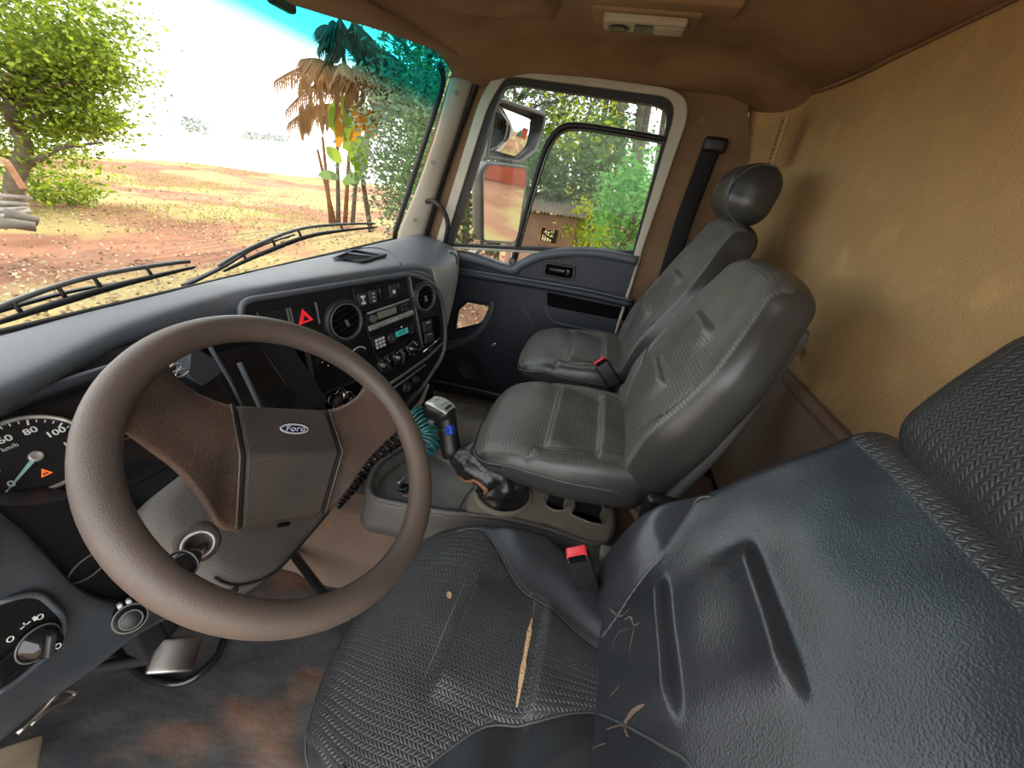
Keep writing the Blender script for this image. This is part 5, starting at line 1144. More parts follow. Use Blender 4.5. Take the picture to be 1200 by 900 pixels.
b = MB(); p = kb + axk * L_ * .68 + Vector((-.014, .0, .0)) + FK.to_3x3() @ Vector((-.006, -.012, 0)); b.rbox((0, 0, 0), (.020, .020, .026), .005, 3, frame(kb + axk * L_ * .62 + Vector((-.017, -.013, .004)), *[FK.to_3x3().col[i] for i in range(3)])); b.build('splitter_switch', 'blue', gl, 'bright blue splitter switch')
b = MB(); b.cyl(kb + axk * L_ * .56, axk, .0257, .004, 24); b.build('grip_joint', 'button', gl)
# keys in the tray
kc = at(472, 572, 2, ZC - .03); ky_ = thing('key', kc, 'black-headed key lying in the console tray', 'key')
b = MB(); b.rbox((kc.x, kc.y - .005, ZC - .028), (.030, .026, .009), .004, 3); b.build('key_head', 'black_gloss', ky_)
b = MB(); b.rbox((kc.x + .026, kc.y + .018, ZC - .028), (.034, .009, .003), .001, 1, None); b.build('key_blade', 'chrome', ky_); b = MB(); b.tube([(kc.x - .016 + .010 * math.cos(a), kc.y - .02 + .010 * math.sin(a), ZC - .029) for a in np.linspace(0, 2 * PI, 17)[:-1]], .0012, 6, closed=True); b.build('key_ring', 'chrome', ky_)

# coiled air hoses
def coil(name, path, R, r, turns, m_, label, seg=22, tilt=None):
    P = catmull(path, int(turns * seg)); pts = []; prev = Vector((0, 0, 1)); n = len(P)
    for i, p in enumerate(P):
        d = (Vector(P[min(i + 1, n - 1)]) - Vector(P[max(i - 1, 0)])).normalized(); x_ = (prev - d * prev.dot(d)).normalized(); prev = x_; y_ = d.cross(x_); a = 2 * PI * i / seg
        rr = R(i / n) if callable(R) else R; pts.append(Vector(p) + x_ * rr * math.cos(a) + y_ * rr * math.sin(a))
    b = MB(); b.tube(pts, r, 6); return tag(b.build(name, m_), label, 'hose', 'coiled hoses')
p1 = [tuple(at(x, y, 2, z)) for x, y, z in ((487, 487, -.70), (496, 497, -.71), (502, 512, -.73), (497, 524, -.745))]
coil('coiled_hose', p1, .036, .0042, 11, 'teal_hose', 'teal coiled air hose beside the gear knob')
p2 = [tuple(at(x, y, 2, z)) for x, y, z in ((470, 510, -.745), (450, 528, -.75), (425, 550, -.78), (405, 575, -.83), (395, 590, -.86))]
coil('coiled_hose', p2, .022, .0042, 16, 'black_hose', 'glossy black coiled hose along the left edge of the console')
b = MB(); c = Vector(at(508, 492, 2, -.68)); b.rbox(c, (.04, .02, .018), .005, 2); tag(b.build('hose_nozzle', 'grey_plastic'), 'pale grey nozzle between the teal hose and gear knob', 'nozzle')

# cable conduit at the pillar
b = MB(); pts = catmull([tuple(at(x, y, 0, z)) for x, y, z in ((500, 236, 1.79), (508, 236, 1.765), (519, 246, 1.76), (525, 262, 1.765), (523, 278, 1.78), (520, 292, 1.80))], 30); b.tube([Vector(p) for p in pts], .011, 10); cd = tag(b.build('cable_conduit', 'rubber'), 'bent black rubber conduit at the foot of the windshield pillar', 'conduit')

# roof lamp
lc = Vector((1.50, .012, ceil_z(1.50, .01))); lamp = thing('roof_lamp', lc, 'flat beige roof lamp with dark switch above the far door', 'lamp')
LA = [at(x, y, 2, .385) for x, y in ((714, 12), (803, 14), (800, 34), (712, 29))]; ctr = sum(LA, Vector()) / 4; dx_ = (LA[0] - LA[1]); 
FLm = frame(ctr + Vector((0, 0, .0)), Vector((1, 0, 0)), Vector((0, 1, 0)), Vector((0, 0, 1)))
b = MB(); b.rbox((0, 0, .012), (.115, .27, .03), .012, 3, FLm); b.build('lamp_base', 'header', lamp)
b = MB(); b.rbox((0, 0, -.008), (.075, .205, .022), .007, 3, FLm); lb = b.build('housing', 'trim_beige', lamp)
b = MB(); b.rbox((0, .0, -.019), (.060, .045, .006), .002, 2, FLm); b.build('switch', 'black', lamp)
b = MB(); F2 = FLm @ Matrix.Translation((0, .062, -.0195)) @ Matrix.Rotation(PI, 4, 'X'); b.lathe([(.020, 0), (.020, .003), (.014, .004), (.0001, .004)], F2, 26); b.build('reading_light', 'button', lamp); b = MB(); b.tube([F2 @ Vector((.02 * math.cos(a), .026 * math.sin(a), .002)) for a in np.linspace(0, 2 * PI, 25)[:-1]], .0012, 5, closed=True); b.build('light_ring', 'black', lamp)
b = MB(); b.rbox((0, -.062, -.0195), (.055, .07, .004), .0018, 2, FLm); b.build('lens', 'trim_beige', lamp)
# ceiling grab outline above (second fitting at the very top edge)
c = at(760, 2, 2, .398); b = MB(); b.rbox(c, (.08, .42, .02), .009, 3); b.build('roof_fitting', 'header', ceiling)

# ================================================================= OUTSIDE
GZ = -2.30
# wipers on the outside of the glass
def wiper(px, label, armpx):
    P = [Vector(at(x, y, 1, yy)) for x, y, yy in px]; r_ = thing('windshield_wiper', P[len(P) // 2], label, 'wiper', 'windshield wipers')
    c = catmull([tuple(p) for p in P], 30); b = MB(); b.tube([Vector(p) for p in c], [.003 + .004 * math.sin(PI * i / 29) for i in range(30)], 6); b.build('blade_rubber', 'rubber', r_)
    b = MB(); b.tube([Vector(p) + Vector((0, .012, .012 + .014 * math.sin(PI * i / 29))) for i, p in enumerate(c)], .005, 6); b.build('blade_frame', 'grey_plastic', r_)
    for k in (6, 12, 17, 23):
        p = Vector(c[k]); b = MB(); b.tube([p, p + Vector((0, .012, .014 + .014 * math.sin(PI * k / 29)))], .004, 5); b.build('yoke', 'black', r_)
    A = [Vector(at(x, y, 1, yy)) for x, y, yy in armpx]; b = MB(); b.tube([Vector(p) for p in catmull([tuple(p) for p in A], 16)], [.010 - .005 * i / 15 for i in range(16)], 8, flat=.5); b.build('wiper_arm', 'black', r_); return r_
wiper(((-20, 384, .965), (60, 358, .965), (140, 334, .965), (228, 313, .965)), 'black wiper lying low across the near side of the glass', ((-30, 372, 1.0), (30, 355, .99), (90, 340, .985), (150, 330, .98)))
wiper(((262, 318, .965), (310, 296, .965), (370, 275, .955), (442, 266, .945)), 'black wiper reaching towards the far windshield pillar', ((215, 335, 1.0), (262, 312, .99), (300, 290, .985), (345, 275, .975)))

# exterior mirrors
mir = thing('side_mirror', (2.2, .5, -.35), 'grey double exterior mirror seen through the far door window', 'mirror')
nrm = Vector((-.476, -.88, -.095)).normalized()
def mirror_head(cpx, wpx, name, convex, rr):
    c = Vector(at(*cpx, 0, 2.17)); z_ = nrm; 
    if convex: z_ = Vector((-.60, -.79, -.16)).normalized()
    x_ = Vector((0, 0, 1)).cross(z_).normalized() * -1; y_ = z_.cross(x_); F = frame(c, x_, y_, z_)
    o_ = [on_frame(x, y, F) for x, y in wpx]; pr = rpoly(o_, rr, 6)
    b = MB(); ins = offset(pr, .016); rings = []
    cxm, cym = sum(p[0] for p in pr) / len(pr), sum(p[1] for p in pr) / len(pr)
    for k, h in ((.55, -.11), (.85, -.09), (.97, -.05), (1.0, -.01), (1.0, .004), (.97, .010)): rings.append([F @ Vector((cxm + (x - cxm) * k, cym + (y - cym) * k, h)) for x, y in pr])
    rings.append([F @ Vector((x, y, .004)) for x, y in ins])
    b.ring_loft(rings, cap=(True, False)); h_ = b.build(name, 'mirror_back', mir, 'grey mirror housing')
    gl_ = offset(pr, .015); b = MB(); vs_ = []; fs = []; n = len(gl_); K = 8
    for k in range(K + 1):
        s_ = k / K
        for x, y in gl_:
            dx, dy = (x - cxm) * s_, (y - cym) * s_; z = .006 - (1.6 * (dx * dx + dy * dy) if convex else 0); vs_.append((cxm + dx, cym + dy, z))
    for k in range(K):
        for j in range(n): a = k * n + j; d_ = k * n + (j + 1) % n; fs.append((a, d_, d_ + n, a + n))
    b.add(vs_, fs, True, F); b.build('mirror_glass', 'mirror', mir, 'reflecting glass'); return h_
mirror_head((604, 154), ((586, 114), (640, 132), (638, 148), (628, 178), (608, 192), (570, 186), (569, 178), (578, 124)), 'upper_housing', True, [.03, .03, .02, .03, .03, .03, .03, .03])
mirror_head((590, 238), ((572, 189), (616, 194), (618, 206), (607, 280), (600, 286), (564, 284), (563, 200)), 'lower_housing', False, [.02, .02, .02, .02, .02, .03, .03])
b = MB(); pts = [tuple(at(x, y, 0, 2.2)) for x, y in ((575, 176), (567, 200), (564, 250), (568, 286), (560, 300), (552, 298))]; b.tube([Vector(p) + Vector((.05, .03, 0)) for p in catmull(pts, 20)], .014, 8); b.build('mirror_arm', 'mirror_back', mir)
# cab side skin outside (seen in the mirrors)
b = MB(); b.box((2.0, -.95, -1.0), (.04, 1.3, 2.8)); b.box((1.96, 0, -1.45), (.06, 1.9, .75)); b.box((1.9, .1, -2.0), (.3, .9, .4)); 
b.box((.85, -1.60, -1.0), (2.3, .04, 2.8)); 
tag(b.build('truck_body', 'body_white'), 'white cab side and body behind the far door, seen in the mirrors', 'truck body')

# ground
def gh(x, y):
    r = math.hypot(x, y); z = GZ + .18 * mnoise.noise(Vector((x * .16, y * .16, 0))) * sstep(5, 14, r) + .03 * mnoise.noise(Vector((x * .9, y * .9, 3)))
    rid = 37 + 2 * mnoise.noise(Vector((x * .1, y * .1, 5)))
    z += .35 * math.exp(-((r - rid + 3) / 3) ** 2)
    z -= max(0, r - rid) * .30
    return z
b = MB(); vs_ = []; fs = []; rs = [1.5 * 1.055 ** i for i in range(72)]; na = 150; rs = [r for r in rs if r < 62]
for r in rs:
    for j in range(na): a = 2 * PI * j / na; x, y = 1 + r * math.cos(a), r * math.sin(a); vs_.append((x, y, gh(x, y)))
for i in range(len(rs) - 1):
    for j in range(na): a = i * na + j; c = i * na + (j + 1) % na; fs.append((a, c, c + na, a + na))
vs_.append((1, 0, GZ)); fs += [(j, (j + 1) % na, len(vs_) - 1) for j in range(na)]
b.add(vs_, fs); gr = b.build('ground', 'soil', kind='structure', label=None)
# distant fields, haze and glare put into their pale colour, dropping away then rising to the horizon
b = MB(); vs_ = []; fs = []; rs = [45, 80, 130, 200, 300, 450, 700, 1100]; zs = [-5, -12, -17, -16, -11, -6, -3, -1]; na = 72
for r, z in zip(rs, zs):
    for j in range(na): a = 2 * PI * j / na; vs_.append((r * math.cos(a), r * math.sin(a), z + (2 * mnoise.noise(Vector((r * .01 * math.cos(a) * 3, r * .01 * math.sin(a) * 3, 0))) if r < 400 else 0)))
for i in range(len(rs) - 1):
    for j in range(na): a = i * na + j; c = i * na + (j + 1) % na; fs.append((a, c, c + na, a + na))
b.add(vs_, fs); b.build('far_field', 'hazed_field', kind='structure')

# foliage helpers ------------------------------------------------
def leaf_mesh(name, pts, size, seed, m_, parent=None, asp=.45, droop=.3, label=None, kind='stuff', up=None, jitter=.6):
    rng = np.random.default_rng(seed); n = len(pts); pts = np.asarray(pts, float)
    d = rng.normal(size=(n, 3)); d[:, 2] = d[:, 2] * .5 - droop; d /= np.linalg.norm(d, axis=1, keepdims=True)
    if up is not None: d = d * .4 + np.array(up); d /= np.linalg.norm(d, axis=1, keepdims=True)
    q = rng.normal(size=(n, 3)); s = np.cross(d, q); s /= np.linalg.norm(s, axis=1, keepdims=True)
    L = size * (1 - jitter / 2 + jitter * rng.random(n))[:, None]
    v = np.stack([pts, pts + d * L * .45 + s * L * asp / 2, pts + d * L, pts + d * L * .45 - s * L * asp / 2], 1).reshape(-1, 3)
    me = bpy.data.meshes.new(name); me.from_pydata(v.tolist(), [], np.arange(n * 4).reshape(n, 4).tolist()); o = link_mesh(name, me, m_, parent)
    if label: o['label'] = label
    if kind and parent: o['kind'] = kind
    return o
def blob_pts(c, rad, n, seed, clumps=26, spread=.22, hollow=.5):
    rng = np.random.default_rng(seed); c = np.array(c, float); rad = np.array(rad, float)
    k = rng.normal(size=(clumps, 3)); k /= np.linalg.norm(k, axis=1, keepdims=True); k *= (hollow + (1 - hollow) * rng.random((clumps, 1)) ** .5) * .85
    w_ = rng.integers(0, clumps, n); p = k[w_] + rng.normal(size=(n, 3)) * spread; return c + p * rad
def branchy(name, base, top, r, m_, parent, seed, nb=6, spread=1.0, start=.45):
    rnd = random.Random(seed); b = MB(); base, top = Vector(base), Vector(top)
    P = [base.lerp(top, t) + Vector((rnd.uniform(-1, 1), rnd.uniform(-1, 1), 0)) * .04 * (top - base).length * (0 < t < 1) for t in (0, .25, .5, .75, 1)]
    C_ = catmull([tuple(p) for p in P], 16); b.tube([Vector(p) for p in C_], [r * (1 - .6 * i / 15) for i in range(16)], 8)
    for k in range(nb):
        i = int((start + (1 - start) * rnd.random()) * 15); s_ = Vector(C_[i]); a = rnd.uniform(0, 2 * PI); e = s_ + Vector((math.cos(a) * spread, math.sin(a) * spread, rnd.uniform(.2, .8) * spread))
        b.tube([s_, s_.lerp(e, .5) + Vector((0, 0, .1 * spread)), e], [r * .4, r * .25, r * .1], 6)
    return b.build(name, m_, parent)
def gp(px, py): p = at(px, py, 2, GZ); return p
def dist_pt(px, py, D):   # a point at horizontal distance D from the eye along a sight line
    d = view_dir(px, py); return d * (D / math.hypot(d.x, d.y))

# big tree on the left of the yard
D = 15; c = dist_pt(20, 70, D); t = thing('leafy_tree', dist_pt(8, 216, D), 'sunlit yellow-green tree at the left edge of the yard', 'tree')
tb = dist_pt(2, 215, D); tb.z = GZ; tp_ = dist_pt(25, 80, D)
branchy('trunk', tb, tp_, .20, 'bark', t, 3, 9, 1.6, .35)
pts = np.vstack([blob_pts(dist_pt(15, 30, D), (2.0, 2.0, 1.6), 8500, 11, 40), blob_pts(dist_pt(80, 65, D), (1.0, 1.0, .65), 3600, 12, 22), blob_pts(dist_pt(60, 130, D), (1.2, 1.2, .55), 3600, 13, 22), blob_pts(dist_pt(15, 120, D + 1), (1.8, 1.8, 1.3), 4600, 15, 26), blob_pts(dist_pt(-60, 90, D), (2.4, 2.4, 2.0), 2600, 14, 20)])
leaf_mesh('crown', pts, .125, 1, 'leaf_yellowgreen', t, .5, .25)
t = thing('shrub', dist_pt(20, 200, 17), 'low green shrub at the foot of the left tree', 'shrub')
b_ = dist_pt(35, 185, 17); leaf_mesh('foliage', blob_pts((b_.x, b_.y, GZ + .5), (1.1, 1.3, .5), 1500, 21, 20), .14, 2, 'leaf_yellowgreen', t); branchy('stems', (b_.x, b_.y, GZ), (b_.x, b_.y, GZ + .7), .03, 'bark', t, 5, 6, .6, .1)
# far trees, haze put into their pale grey colour
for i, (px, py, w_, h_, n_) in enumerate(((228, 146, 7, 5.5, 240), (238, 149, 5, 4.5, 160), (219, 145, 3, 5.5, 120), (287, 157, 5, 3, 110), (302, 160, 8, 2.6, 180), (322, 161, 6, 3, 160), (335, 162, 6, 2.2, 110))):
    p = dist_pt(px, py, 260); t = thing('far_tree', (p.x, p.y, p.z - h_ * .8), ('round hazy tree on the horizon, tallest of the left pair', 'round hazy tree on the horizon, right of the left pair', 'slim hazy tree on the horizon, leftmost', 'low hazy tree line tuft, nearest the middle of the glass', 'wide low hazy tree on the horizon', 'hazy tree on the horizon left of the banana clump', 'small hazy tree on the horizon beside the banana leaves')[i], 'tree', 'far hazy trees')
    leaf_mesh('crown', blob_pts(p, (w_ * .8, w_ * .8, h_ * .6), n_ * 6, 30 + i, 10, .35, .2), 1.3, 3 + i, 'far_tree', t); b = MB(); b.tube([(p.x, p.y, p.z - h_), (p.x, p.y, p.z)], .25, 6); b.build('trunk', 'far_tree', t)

# stacked boards and logs
bd = [((-10, 228), (38, 232), 'grey weathered board, topmost on the pile'), ((-10, 236), (34, 239), 'grey weathered board, second from the top of the pile'), ((-10, 246), (30, 243), 'grey weathered board in the middle of the pile'),
      ((0, 252), (36, 246), 'pale split board sticking out of the pile'), ((5, 250), (45, 260), 'round log at the foot of the board pile'), ((-10, 262), (42, 266), 'lower round log in front of the board pile')]
for i, (a, c, lab) in enumerate(bd):
    A, B = dist_pt(*a, 12.5 - .12 * i), dist_pt(*c, 12.5 - .12 * i); b = MB()
    if i < 4:
        F = axis_frame((A + B) / 2, (B - A), (0, 0, 1)); b.rbox((0, 0, 0), (.26, .055, (B - A).length), .012, 2, F @ Matrix.Rotation(.1 * i - .1, 4, 'Z')); tag(b.build('board', 'wood_grey'), lab, 'board', 'boards and logs in the yard')
    else: b.tube([A, (A + B) / 2 + Vector((0, 0, .03)), B], .09, 10); tag(b.build('log', 'bark_pale'), lab, 'log', 'boards and logs in the yard')
A, B = dist_pt(8, 190, 12.8), dist_pt(28, 222, 12.2); b = MB(); b.rbox((0, 0, 0), (.10, .04, (B - A).length), .01, 2, axis_frame((A + B) / 2, B - A)); tag(b.build('board', 'wood_rust'), 'reddish plank leaning against the trunk of the left tree', 'board', 'boards and logs in the yard')

# leaf litter, grass
rng = np.random.default_rng(8); n = 42000; a = rng.uniform(-.15, 1.35, n); r = 3.2 + 34 * rng.random(n) ** 1.5
X_ = r * np.cos(a); Y_ = r * np.sin(a); keep = rng.random(n) < (.35 + .65 * (np.sin(X_ * .9 + Y_ * .5) > -.2)); X_, Y_ = X_[keep], Y_[keep]
Z_ = np.array([gh(x, y) + .015 for x, y in zip(X_, Y_)])
o = leaf_mesh('fallen_leaves', np.stack([X_, Y_, Z_], 1), .075, 6, 'litter', None, .55, 0); tag(o, 'dry fallen leaves scattered over the red soil yard', 'leaves', kind='stuff')
n = 14000; a = rng.uniform(.62, 1.35, n); r = 14 + 24 * rng.random(n) ** .8; X_ = r * np.cos(a); Y_ = r * np.sin(a)
keep = np.array([mnoise.noise(Vector((x * .22, y * .22, 7))) + .35 * (aa - .85) > .0 for x, y, aa in zip(X_, Y_, a)]); X_, Y_ = X_[keep], Y_[keep]; Z_ = np.array([gh(x, y) for x, y in zip(X_, Y_)])
o = leaf_mesh('grass', np.stack([X_, Y_, Z_], 1), .12, 7, 'grass', None, .22, -.9, up=(0, 0, 1)); tag(o, 'yellow-green grass tufts on the far part of the yard', 'grass', kind='stuff')

# banana clump
D = 16; bc = gp(395, 213); base = dist_pt(392, 213, D); base.z = GZ
ban = thing('banana_clump', base, 'banana clump with yellow-green leaves and hanging dead brown leaves', 'banana plant')
for i, (px, top) in enumerate(((384, (378, 160)), (393, (395, 140)), (401, (412, 135)), (410, (425, 120)), (388, (372, 175)))):
    A = dist_pt(px, 214, D); A.z = GZ + .02; B = dist_pt(*top, D); b = MB(); b.tube([A, A.lerp(B, .5) + Vector((0, 0, .05)), B], [.08, .06, .04], 10); b.build('stem', 'bark_pale' if i % 2 else 'wood_rust', ban)
def big_leaf(a_, b_, w_, m_, parent, droop=.25, name='leaf', D=14, label=None, seg=12):
    A, B = dist_pt(*a_, D), dist_pt(*b_, D); side = (B - A).cross(Vector((.4, .7, .2))).normalized(); vs_ = []; 
    for i in range(seg + 1):
        t = i / seg; p = A.lerp(B, t) - Vector((0, 0, droop * (t - .0) * t)) + Vector((0, 0, droop * t)); ww = w_ * math.sin(PI * min(1, .08 + t * .92)) ** .7 * (.85 + .3 * random.random())
        vs_ += [p - side * ww - Vector((0, 0, ww * .3)), p + Vector((0, 0, .0)), p + side * ww - Vector((0, 0, ww * .3))]
    fs = []
    for i in range(seg): k = 3 * i; fs += [(k, k + 1, k + 4, k + 3), (k + 1, k + 2, k + 5, k + 4)]
    b = MB(); b.add(vs_, fs); return b.build(name, m_, parent, label)
for a_, b_, w_, m_ in (((418, 212), (432, 152), .20, 'leaf_banana'), ((404, 175), (420, 118), .17, 'leaf_banana'), ((396, 172), (402, 128), .15, 'leaf_orange'), ((410, 165), (440, 128), .15, 'leaf_orange'), ((388, 150), (396, 112), .14, 'leaf_banana'), ((412, 190), (424, 160), .22, 'leaf_banana'), ((398, 160), (388, 120), .20, 'leaf_banana'), ((410, 150), (402, 112), .16, 'leaf_banana'), ((420, 200), (424, 178), .26, 'leaf_banana'), ((400, 190), (382, 172), .16, 'leaf_banana'),
                    ((430, 150), (412, 120), .2, 'leaf_orange'), ((440, 160), (428, 130), .2, 'leaf_orange'), ((396, 207), (372, 205), .14, 'leaf_green'), ((402, 214), (424, 205), .16, 'leaf_green'), ((470, 118), (484, 130), .25, 'leaf_orange'), ((462, 110), (474, 128), .2, 'leaf_orange')):
    big_leaf(a_, b_, w_, m_, ban)
for k in range(95):
    px = 352 + random.random() * 122; py = 72 + random.random() * 62; big_leaf((px, py), (px + random.uniform(-7, 7), py + 14 + random.random() * 24), .075, 'leaf_dry', ban, 0, 'dead_leaf')
# dead palm fronds drooping in arcs + dark palm crown
palm = thing('palm', dist_pt(425, 215, 15), 'tall dark palm with drooping dry fronds rising behind the banana clump', 'palm')
A = dist_pt(432, 214, 15); A.z = GZ; B = dist_pt(400, 50, 15); b = MB(); b.tube([A, A.lerp(B, .5), B], [.08, .07, .06], 10); b.build('trunk', 'bark', palm)
def frond(a_, b_, sag, m_, parent, leafl, n=34, D=15, name='frond'):
    A, B = dist_pt(*a_, D), dist_pt(*b_, D); b = MB(); P = [A.lerp(B, i / n) + Vector((0, 0, sag * math.sin(PI * i / n))) for i in range(n + 1)]
    b.tube(P, .014, 5)
    for i in range(3, n + 1):
        for s in (-1, 1):
            p = P[i]; d = (P[i] - P[i - 1]).normalized(); sd = d.cross(Vector((.3, .5, .8))).normalized() * s; L_ = leafl * (.5 + .5 * math.sin(PI * i / n)) * (.8 + .4 * random.random())
            e = p + (sd * .45 + d * .35 + Vector((random.uniform(-.1, .1), 0, -.85))).normalized() * L_; w_ = d * .034
            b.add([p - w_, p + w_, e + w_ * .3, e - w_ * .3], [(0, 1, 2, 3)], False)
    return b.build(name, m_, parent)
for a_, b_, sg in (((405, 60), (370, 35), .3), ((405, 60), (385, 28), .3), ((405, 58), (372, 58), .35), ((408, 58), (430, 40), .3), ((408, 60), (445, 60), .35), ((405, 62), (378, 78), .3), ((410, 62), (455, 82), .3), ((402, 50), (398, 22), .2), ((420, 75), (450, 70), .3)):
    frond(a_, b_, sg, 'leaf_palm', palm, .55)
for a_, b_, sg in (((415, 95), (322, 95), .35), ((420, 110), (335, 130), .45), ((410, 100), (352, 70), .25), ((420, 95), (372, 90), .3), ((430, 98), (462, 95), .3), ((415, 130), (338, 145), .3), ((425, 92), (395, 88), .2), ((430, 100), (440, 92), .2)):
    frond(a_, b_, sg, 'leaf_dry', palm, .62, name='dry_frond')
for k in range(9):
    x_ = 398 + 9 * k; frond((x_ - 4, 78 + k * 2), (x_ + random.uniform(-22, 26), 96 + random.random() * 22), .2, 'leaf_dry', palm, .5, D=13.5, name='dry_frond')
for k in range(7):
    frond((408, 48 + k * 3), (420 + 9 * k, 30 + k * 9), .25, 'leaf_palm', palm, .5, D=13.8)

# bushes between banana and the far door window
def bush(px, py, D, rad, n, seed, m_, lab, size=.14, clumps=30, name='bush', nb=8, extra=None):
    c = dist_pt(px, py, D); t = thing(name, (c.x, c.y, GZ), lab, 'bush' if name == 'bush' else 'tree'); pts = blob_pts(c, rad, n, seed, clumps, .20, .35)
    if extra: pts = np.vstack([pts] + [blob_pts(dist_pt(e[0], e[1], e[2]), e[3], e[4], seed + 50 + i, 16, .2, .35) for i, e in enumerate(extra)])
    pts = pts[pts[:, 2] > GZ + .02]; leaf_mesh('foliage', pts, size, seed, m_, t, .42, .35); branchy('trunk', (c.x, c.y, GZ), (c.x, c.y, c.z + rad[2] * .3), .09, 'bark', t, seed, nb, rad[0] * .7, .25); return t
bush(500, 178, 10.5, (1.5, 1.5, 2.0), 7000, 41, 'leaf_grey', 'dense grey-green bush right of the banana clump', .13, 44)
bush(478, 135, 14, (1.3, 1.3, 1.6), 3200, 42, 'leaf_green', 'green bush top behind the dry fronds', .14, 24)
bush(500, 50, 12, (1.7, 1.7, 1.3), 3200, 43, 'leaf_euc', 'dark overhanging crown above the grey-green bush', .15, 26, 'tree')
bush(545, 200, 9.5, (1.5, 1.5, 2.2), 5500, 44, 'leaf_green', 'tall leafy bush seen through the front corner of the door window', .12, 44)
bush(600, 120, 12, (2.0, 2.0, 1.8), 4000, 45, 'leaf_euc', 'dark green crown behind the exterior mirrors', .13, 40, 'tree', 10, [(560, 110, 12, (1.2, 1.2, 1.2), 1500)])
bush(668, 195, 11.5, (1.3, 1.3, 1.6), 3600, 46, 'leaf_bright', 'sunlit yellow leaved tree above the shed roof', .16, 30, 'tree')
bush(640, 215, 10.5, (.8, .8, .9), 1500, 47, 'leaf_green', 'green bush rising behind the shed roof', .15, 20)
bush(700, 215, 10.0, (1.1, 1.1, 1.3), 2200, 48, 'leaf_green', 'green bush between the two concrete posts', .16, 26)
bush(690, 140, 13, (1.8, 1.8, 1.2), 1300, 49, 'leaf_euc', 'thin airy crown over the sunlit tree', .13, 22, 'tree')
bush(745, 240, 7.6, (.65, .65, .95), 2600, 50, 'leaf_fern', 'bright feathery green shrub at the rear edge of the window', .12, 26)
bush(690, 272, 9.0, (.7, .7, .6), 1900, 51, 'leaf_bright', 'low yellow-green weeds between shed and posts', .09, 16)
# eucalyptus stand
eu = [(700, 15, .13), (716, 14, .10), (731, 13.5, .22), (752, 14, .16), (765, 15, .20), (775, 16, .12)]
nm_ = ('slender pale trunk, leftmost in the tall tree stand', 'thin trunk beside the slender leftmost one', 'thickest pale trunk of the tall stand', 'pale trunk right of the thickest one', 'broad trunk near the rear edge of the window', 'thin trunk at the rear edge of the window')
for i, (px, D, r_) in enumerate(eu):
    A = dist_pt(px, 215, D); A.z = GZ; B = dist_pt(px + 6, 60, D); B.z += 3; t = thing('eucalyptus', A, nm_[i], 'tree', 'tall eucalyptus stand')
    branchy('trunk', A, B, r_, 'bark_pale', t, 60 + i, 6, 1.2, .6); c = dist_pt(px + 3, 95, D); leaf_mesh('crown', np.vstack([blob_pts((c.x, c.y, c.z + 1.2), (1.0, 1.0, 1.8), 600, 70 + i, 16), blob_pts((c.x, c.y, 6.2), (1.9, 1.9, 2.6), 4200, 170 + i, 34, .22, .15)]), .19, 80 + i, 'leaf_euc', t)  # upper crown is out of view, added to block the low sun
# concrete posts
for px, py, D, lab in ((612, 222, 8.7, 'weathered concrete post at the corner of the shed'), (733, 228, 8.2, 'weathered concrete post beside the feathery shrub')):
    T = dist_pt(px, py, D); b = MB(); b.rbox((T.x, T.y, (T.z + GZ) / 2), (.13, .13, T.z - GZ), .015, 2); tag(b.build('concrete_post', 'concrete'), lab, 'post', 'concrete posts')
# shed
sh = thing('shed', at(650, 300, 0, 8.8), 'low brown shed with corrugated roof and barred window', 'shed')
XS = 8.6; tl_ = at(628, 248, 0, XS); trr = at(677, 252, 0, XS); 
y1_, y0_ = at(596, 262, 0, XS).y, at(676, 262, 0, XS).y; zt2 = at(645, 252, 0, XS).z; wz0, wz1 = at(645, 286, 0, XS).z, at(645, 267, 0, XS).z; wy1, wy0 = at(633, 275, 0, XS).y, at(655, 275, 0, XS).y
b = MB(); b.box((XS + .05, (y1_ + wy1) / 2, (zt2 + GZ) / 2), (.1, y1_ - wy1, zt2 - GZ)); b.box((XS + .05, (y0_ + wy0) / 2, (zt2 + GZ) / 2), (.1, wy0 - y0_, zt2 - GZ)); b.box((XS + .05, (wy1 + wy0) / 2, (zt2 + wz1) / 2), (.1, wy1 - wy0, zt2 - wz1)); b.box((XS + .05, (wy1 + wy0) / 2, (GZ + wz0) / 2), (.1, wy1 - wy0, wz0 - GZ)); b.box((XS + 1.1, y0_ + .05, (zt2 + GZ) / 2), (2.1, .1, zt2 - GZ)); b.box((XS + 1.1, y1_ - .05, (zt2 + GZ) / 2), (2.1, .1, zt2 - GZ)); b.build('shed_wall', 'shed_wall', sh, 'brown weathered wall')
nb = 26; b = MB(); vs_ = []
for i in range(nb * 4 + 1):
    y = y0_ - .15 + (y1_ - y0_ + .3) * i / (nb * 4); z = zt2 + .04 + .022 * math.sin(i * PI / 2); vs_ += [(XS - .18, y, z), (XS + 2.3, y, z + .25)]
b.add(vs_, [(2 * i, 2 * i + 1, 2 * i + 3, 2 * i + 2) for i in range(nb * 4)], False); o = b.build('corrugated_roof', 'roof_sheet', sh); o.modifiers.new('s', 'SOLIDIFY').thickness = .015
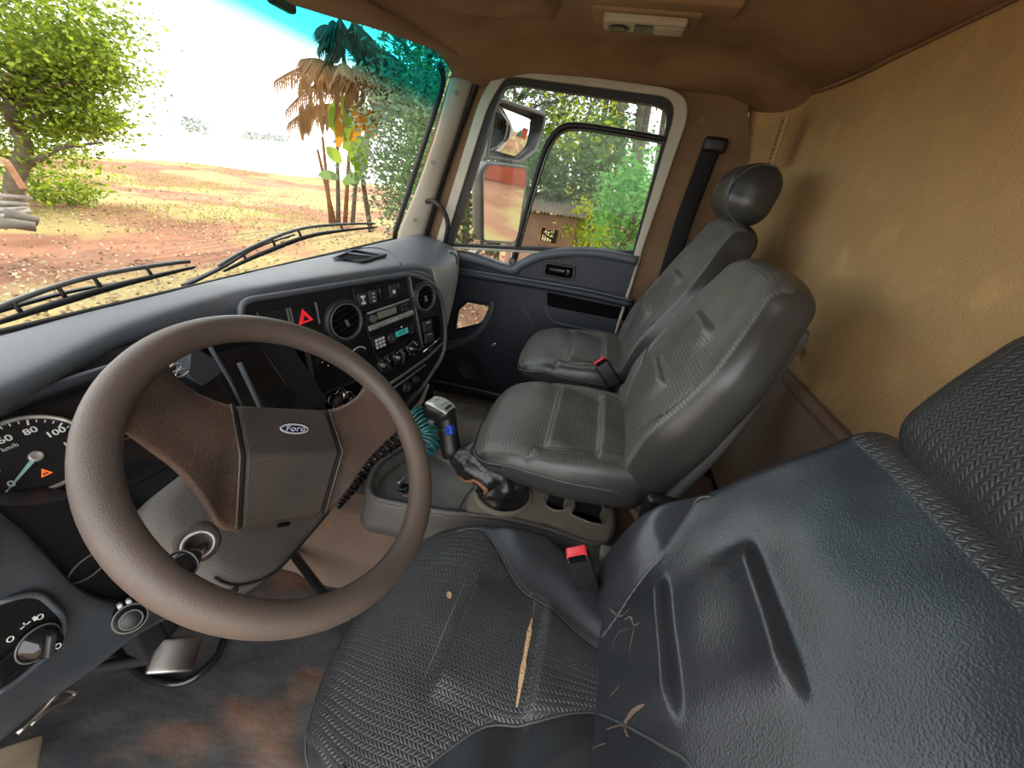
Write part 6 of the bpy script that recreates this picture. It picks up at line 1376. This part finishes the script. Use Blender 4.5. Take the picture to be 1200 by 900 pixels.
wf = MB(); wf.frame_loop([(wy0 - .03, wz0 - .03), (wy1 + .03, wz0 - .03), (wy1 + .03, wz1 + .03), (wy0 - .03, wz1 + .03)], [(wy0 + .02, wz0 + .02), (wy1 - .02, wz0 + .02), (wy1 - .02, wz1 - .02), (wy0 + .02, wz1 - .02)], -.02, .06, frame((XS, 0, 0), (0, 1, 0), (0, 0, 1), (1, 0, 0))); win = wf.build('window', 'wood_rust', sh)
for i in range(7): q = MB(); y = wy0 + (wy1 - wy0) * (i + .5) / 7; q.tube([(XS + .02, y, wz0), (XS + .02, y, wz1)], .008, 6); q.build('window_bar', 'black_matte', win)
for i in range(4): q = MB(); z = wz0 + (wz1 - wz0) * (i + .5) / 4; q.tube([(XS + .02, wy0, z), (XS + .02, wy1, z)], .007, 6); q.build('window_bar', 'black_matte', win)
# red and green building behind the truck, seen in the lower mirror
b = MB(); b.box((7.0, -14, -1.1), (.6, .2, 2.4)); b.box((9.6, -14, -.9), (4.6, .2, 2.8)); hs = thing('farm_building', (8.5, -14, GZ), 'red walled outbuilding with green door, reflected in the lower mirror', 'building'); b.build('wall', 'wall_red', hs)
b = MB(); b.box((5.4, -13.9, -1.0), (2.2, .2, 2.6)); b.build('door', 'wall_green', hs); b = MB(); b.box((8.0, -14, .6), (8.5, 1.2, .15)); b.build('roof', 'roof_sheet', hs)
# unseen crowns added on the right to keep the sun out of the cab
for i, (x, y) in enumerate(((12.5, 3.2), (12.8, 5.6), (13.5, -3.5))):
    t = thing('eucalyptus', (x, y, GZ), ('tall leafy tree added to block the sun, its crown above the shed', 'tall tree added to block the sun beyond the bush at the front corner of the door window', 'tall tree added to block the sun, hidden past the rear edge of the door window')[i], 'tree', 'added sun-blocking trees beyond the bushes'); branchy('trunk', (x, y, GZ), (x, y, GZ + 6), .2, 'bark_pale', t, 90 + i, 8, 1.8, .3)
    leaf_mesh('crown', blob_pts((x, y, 5.6), (2.0, 2.0, 2.8), 4200, 95 + i, 36, .2, .2), .26, 97 + i, 'leaf_green', t)
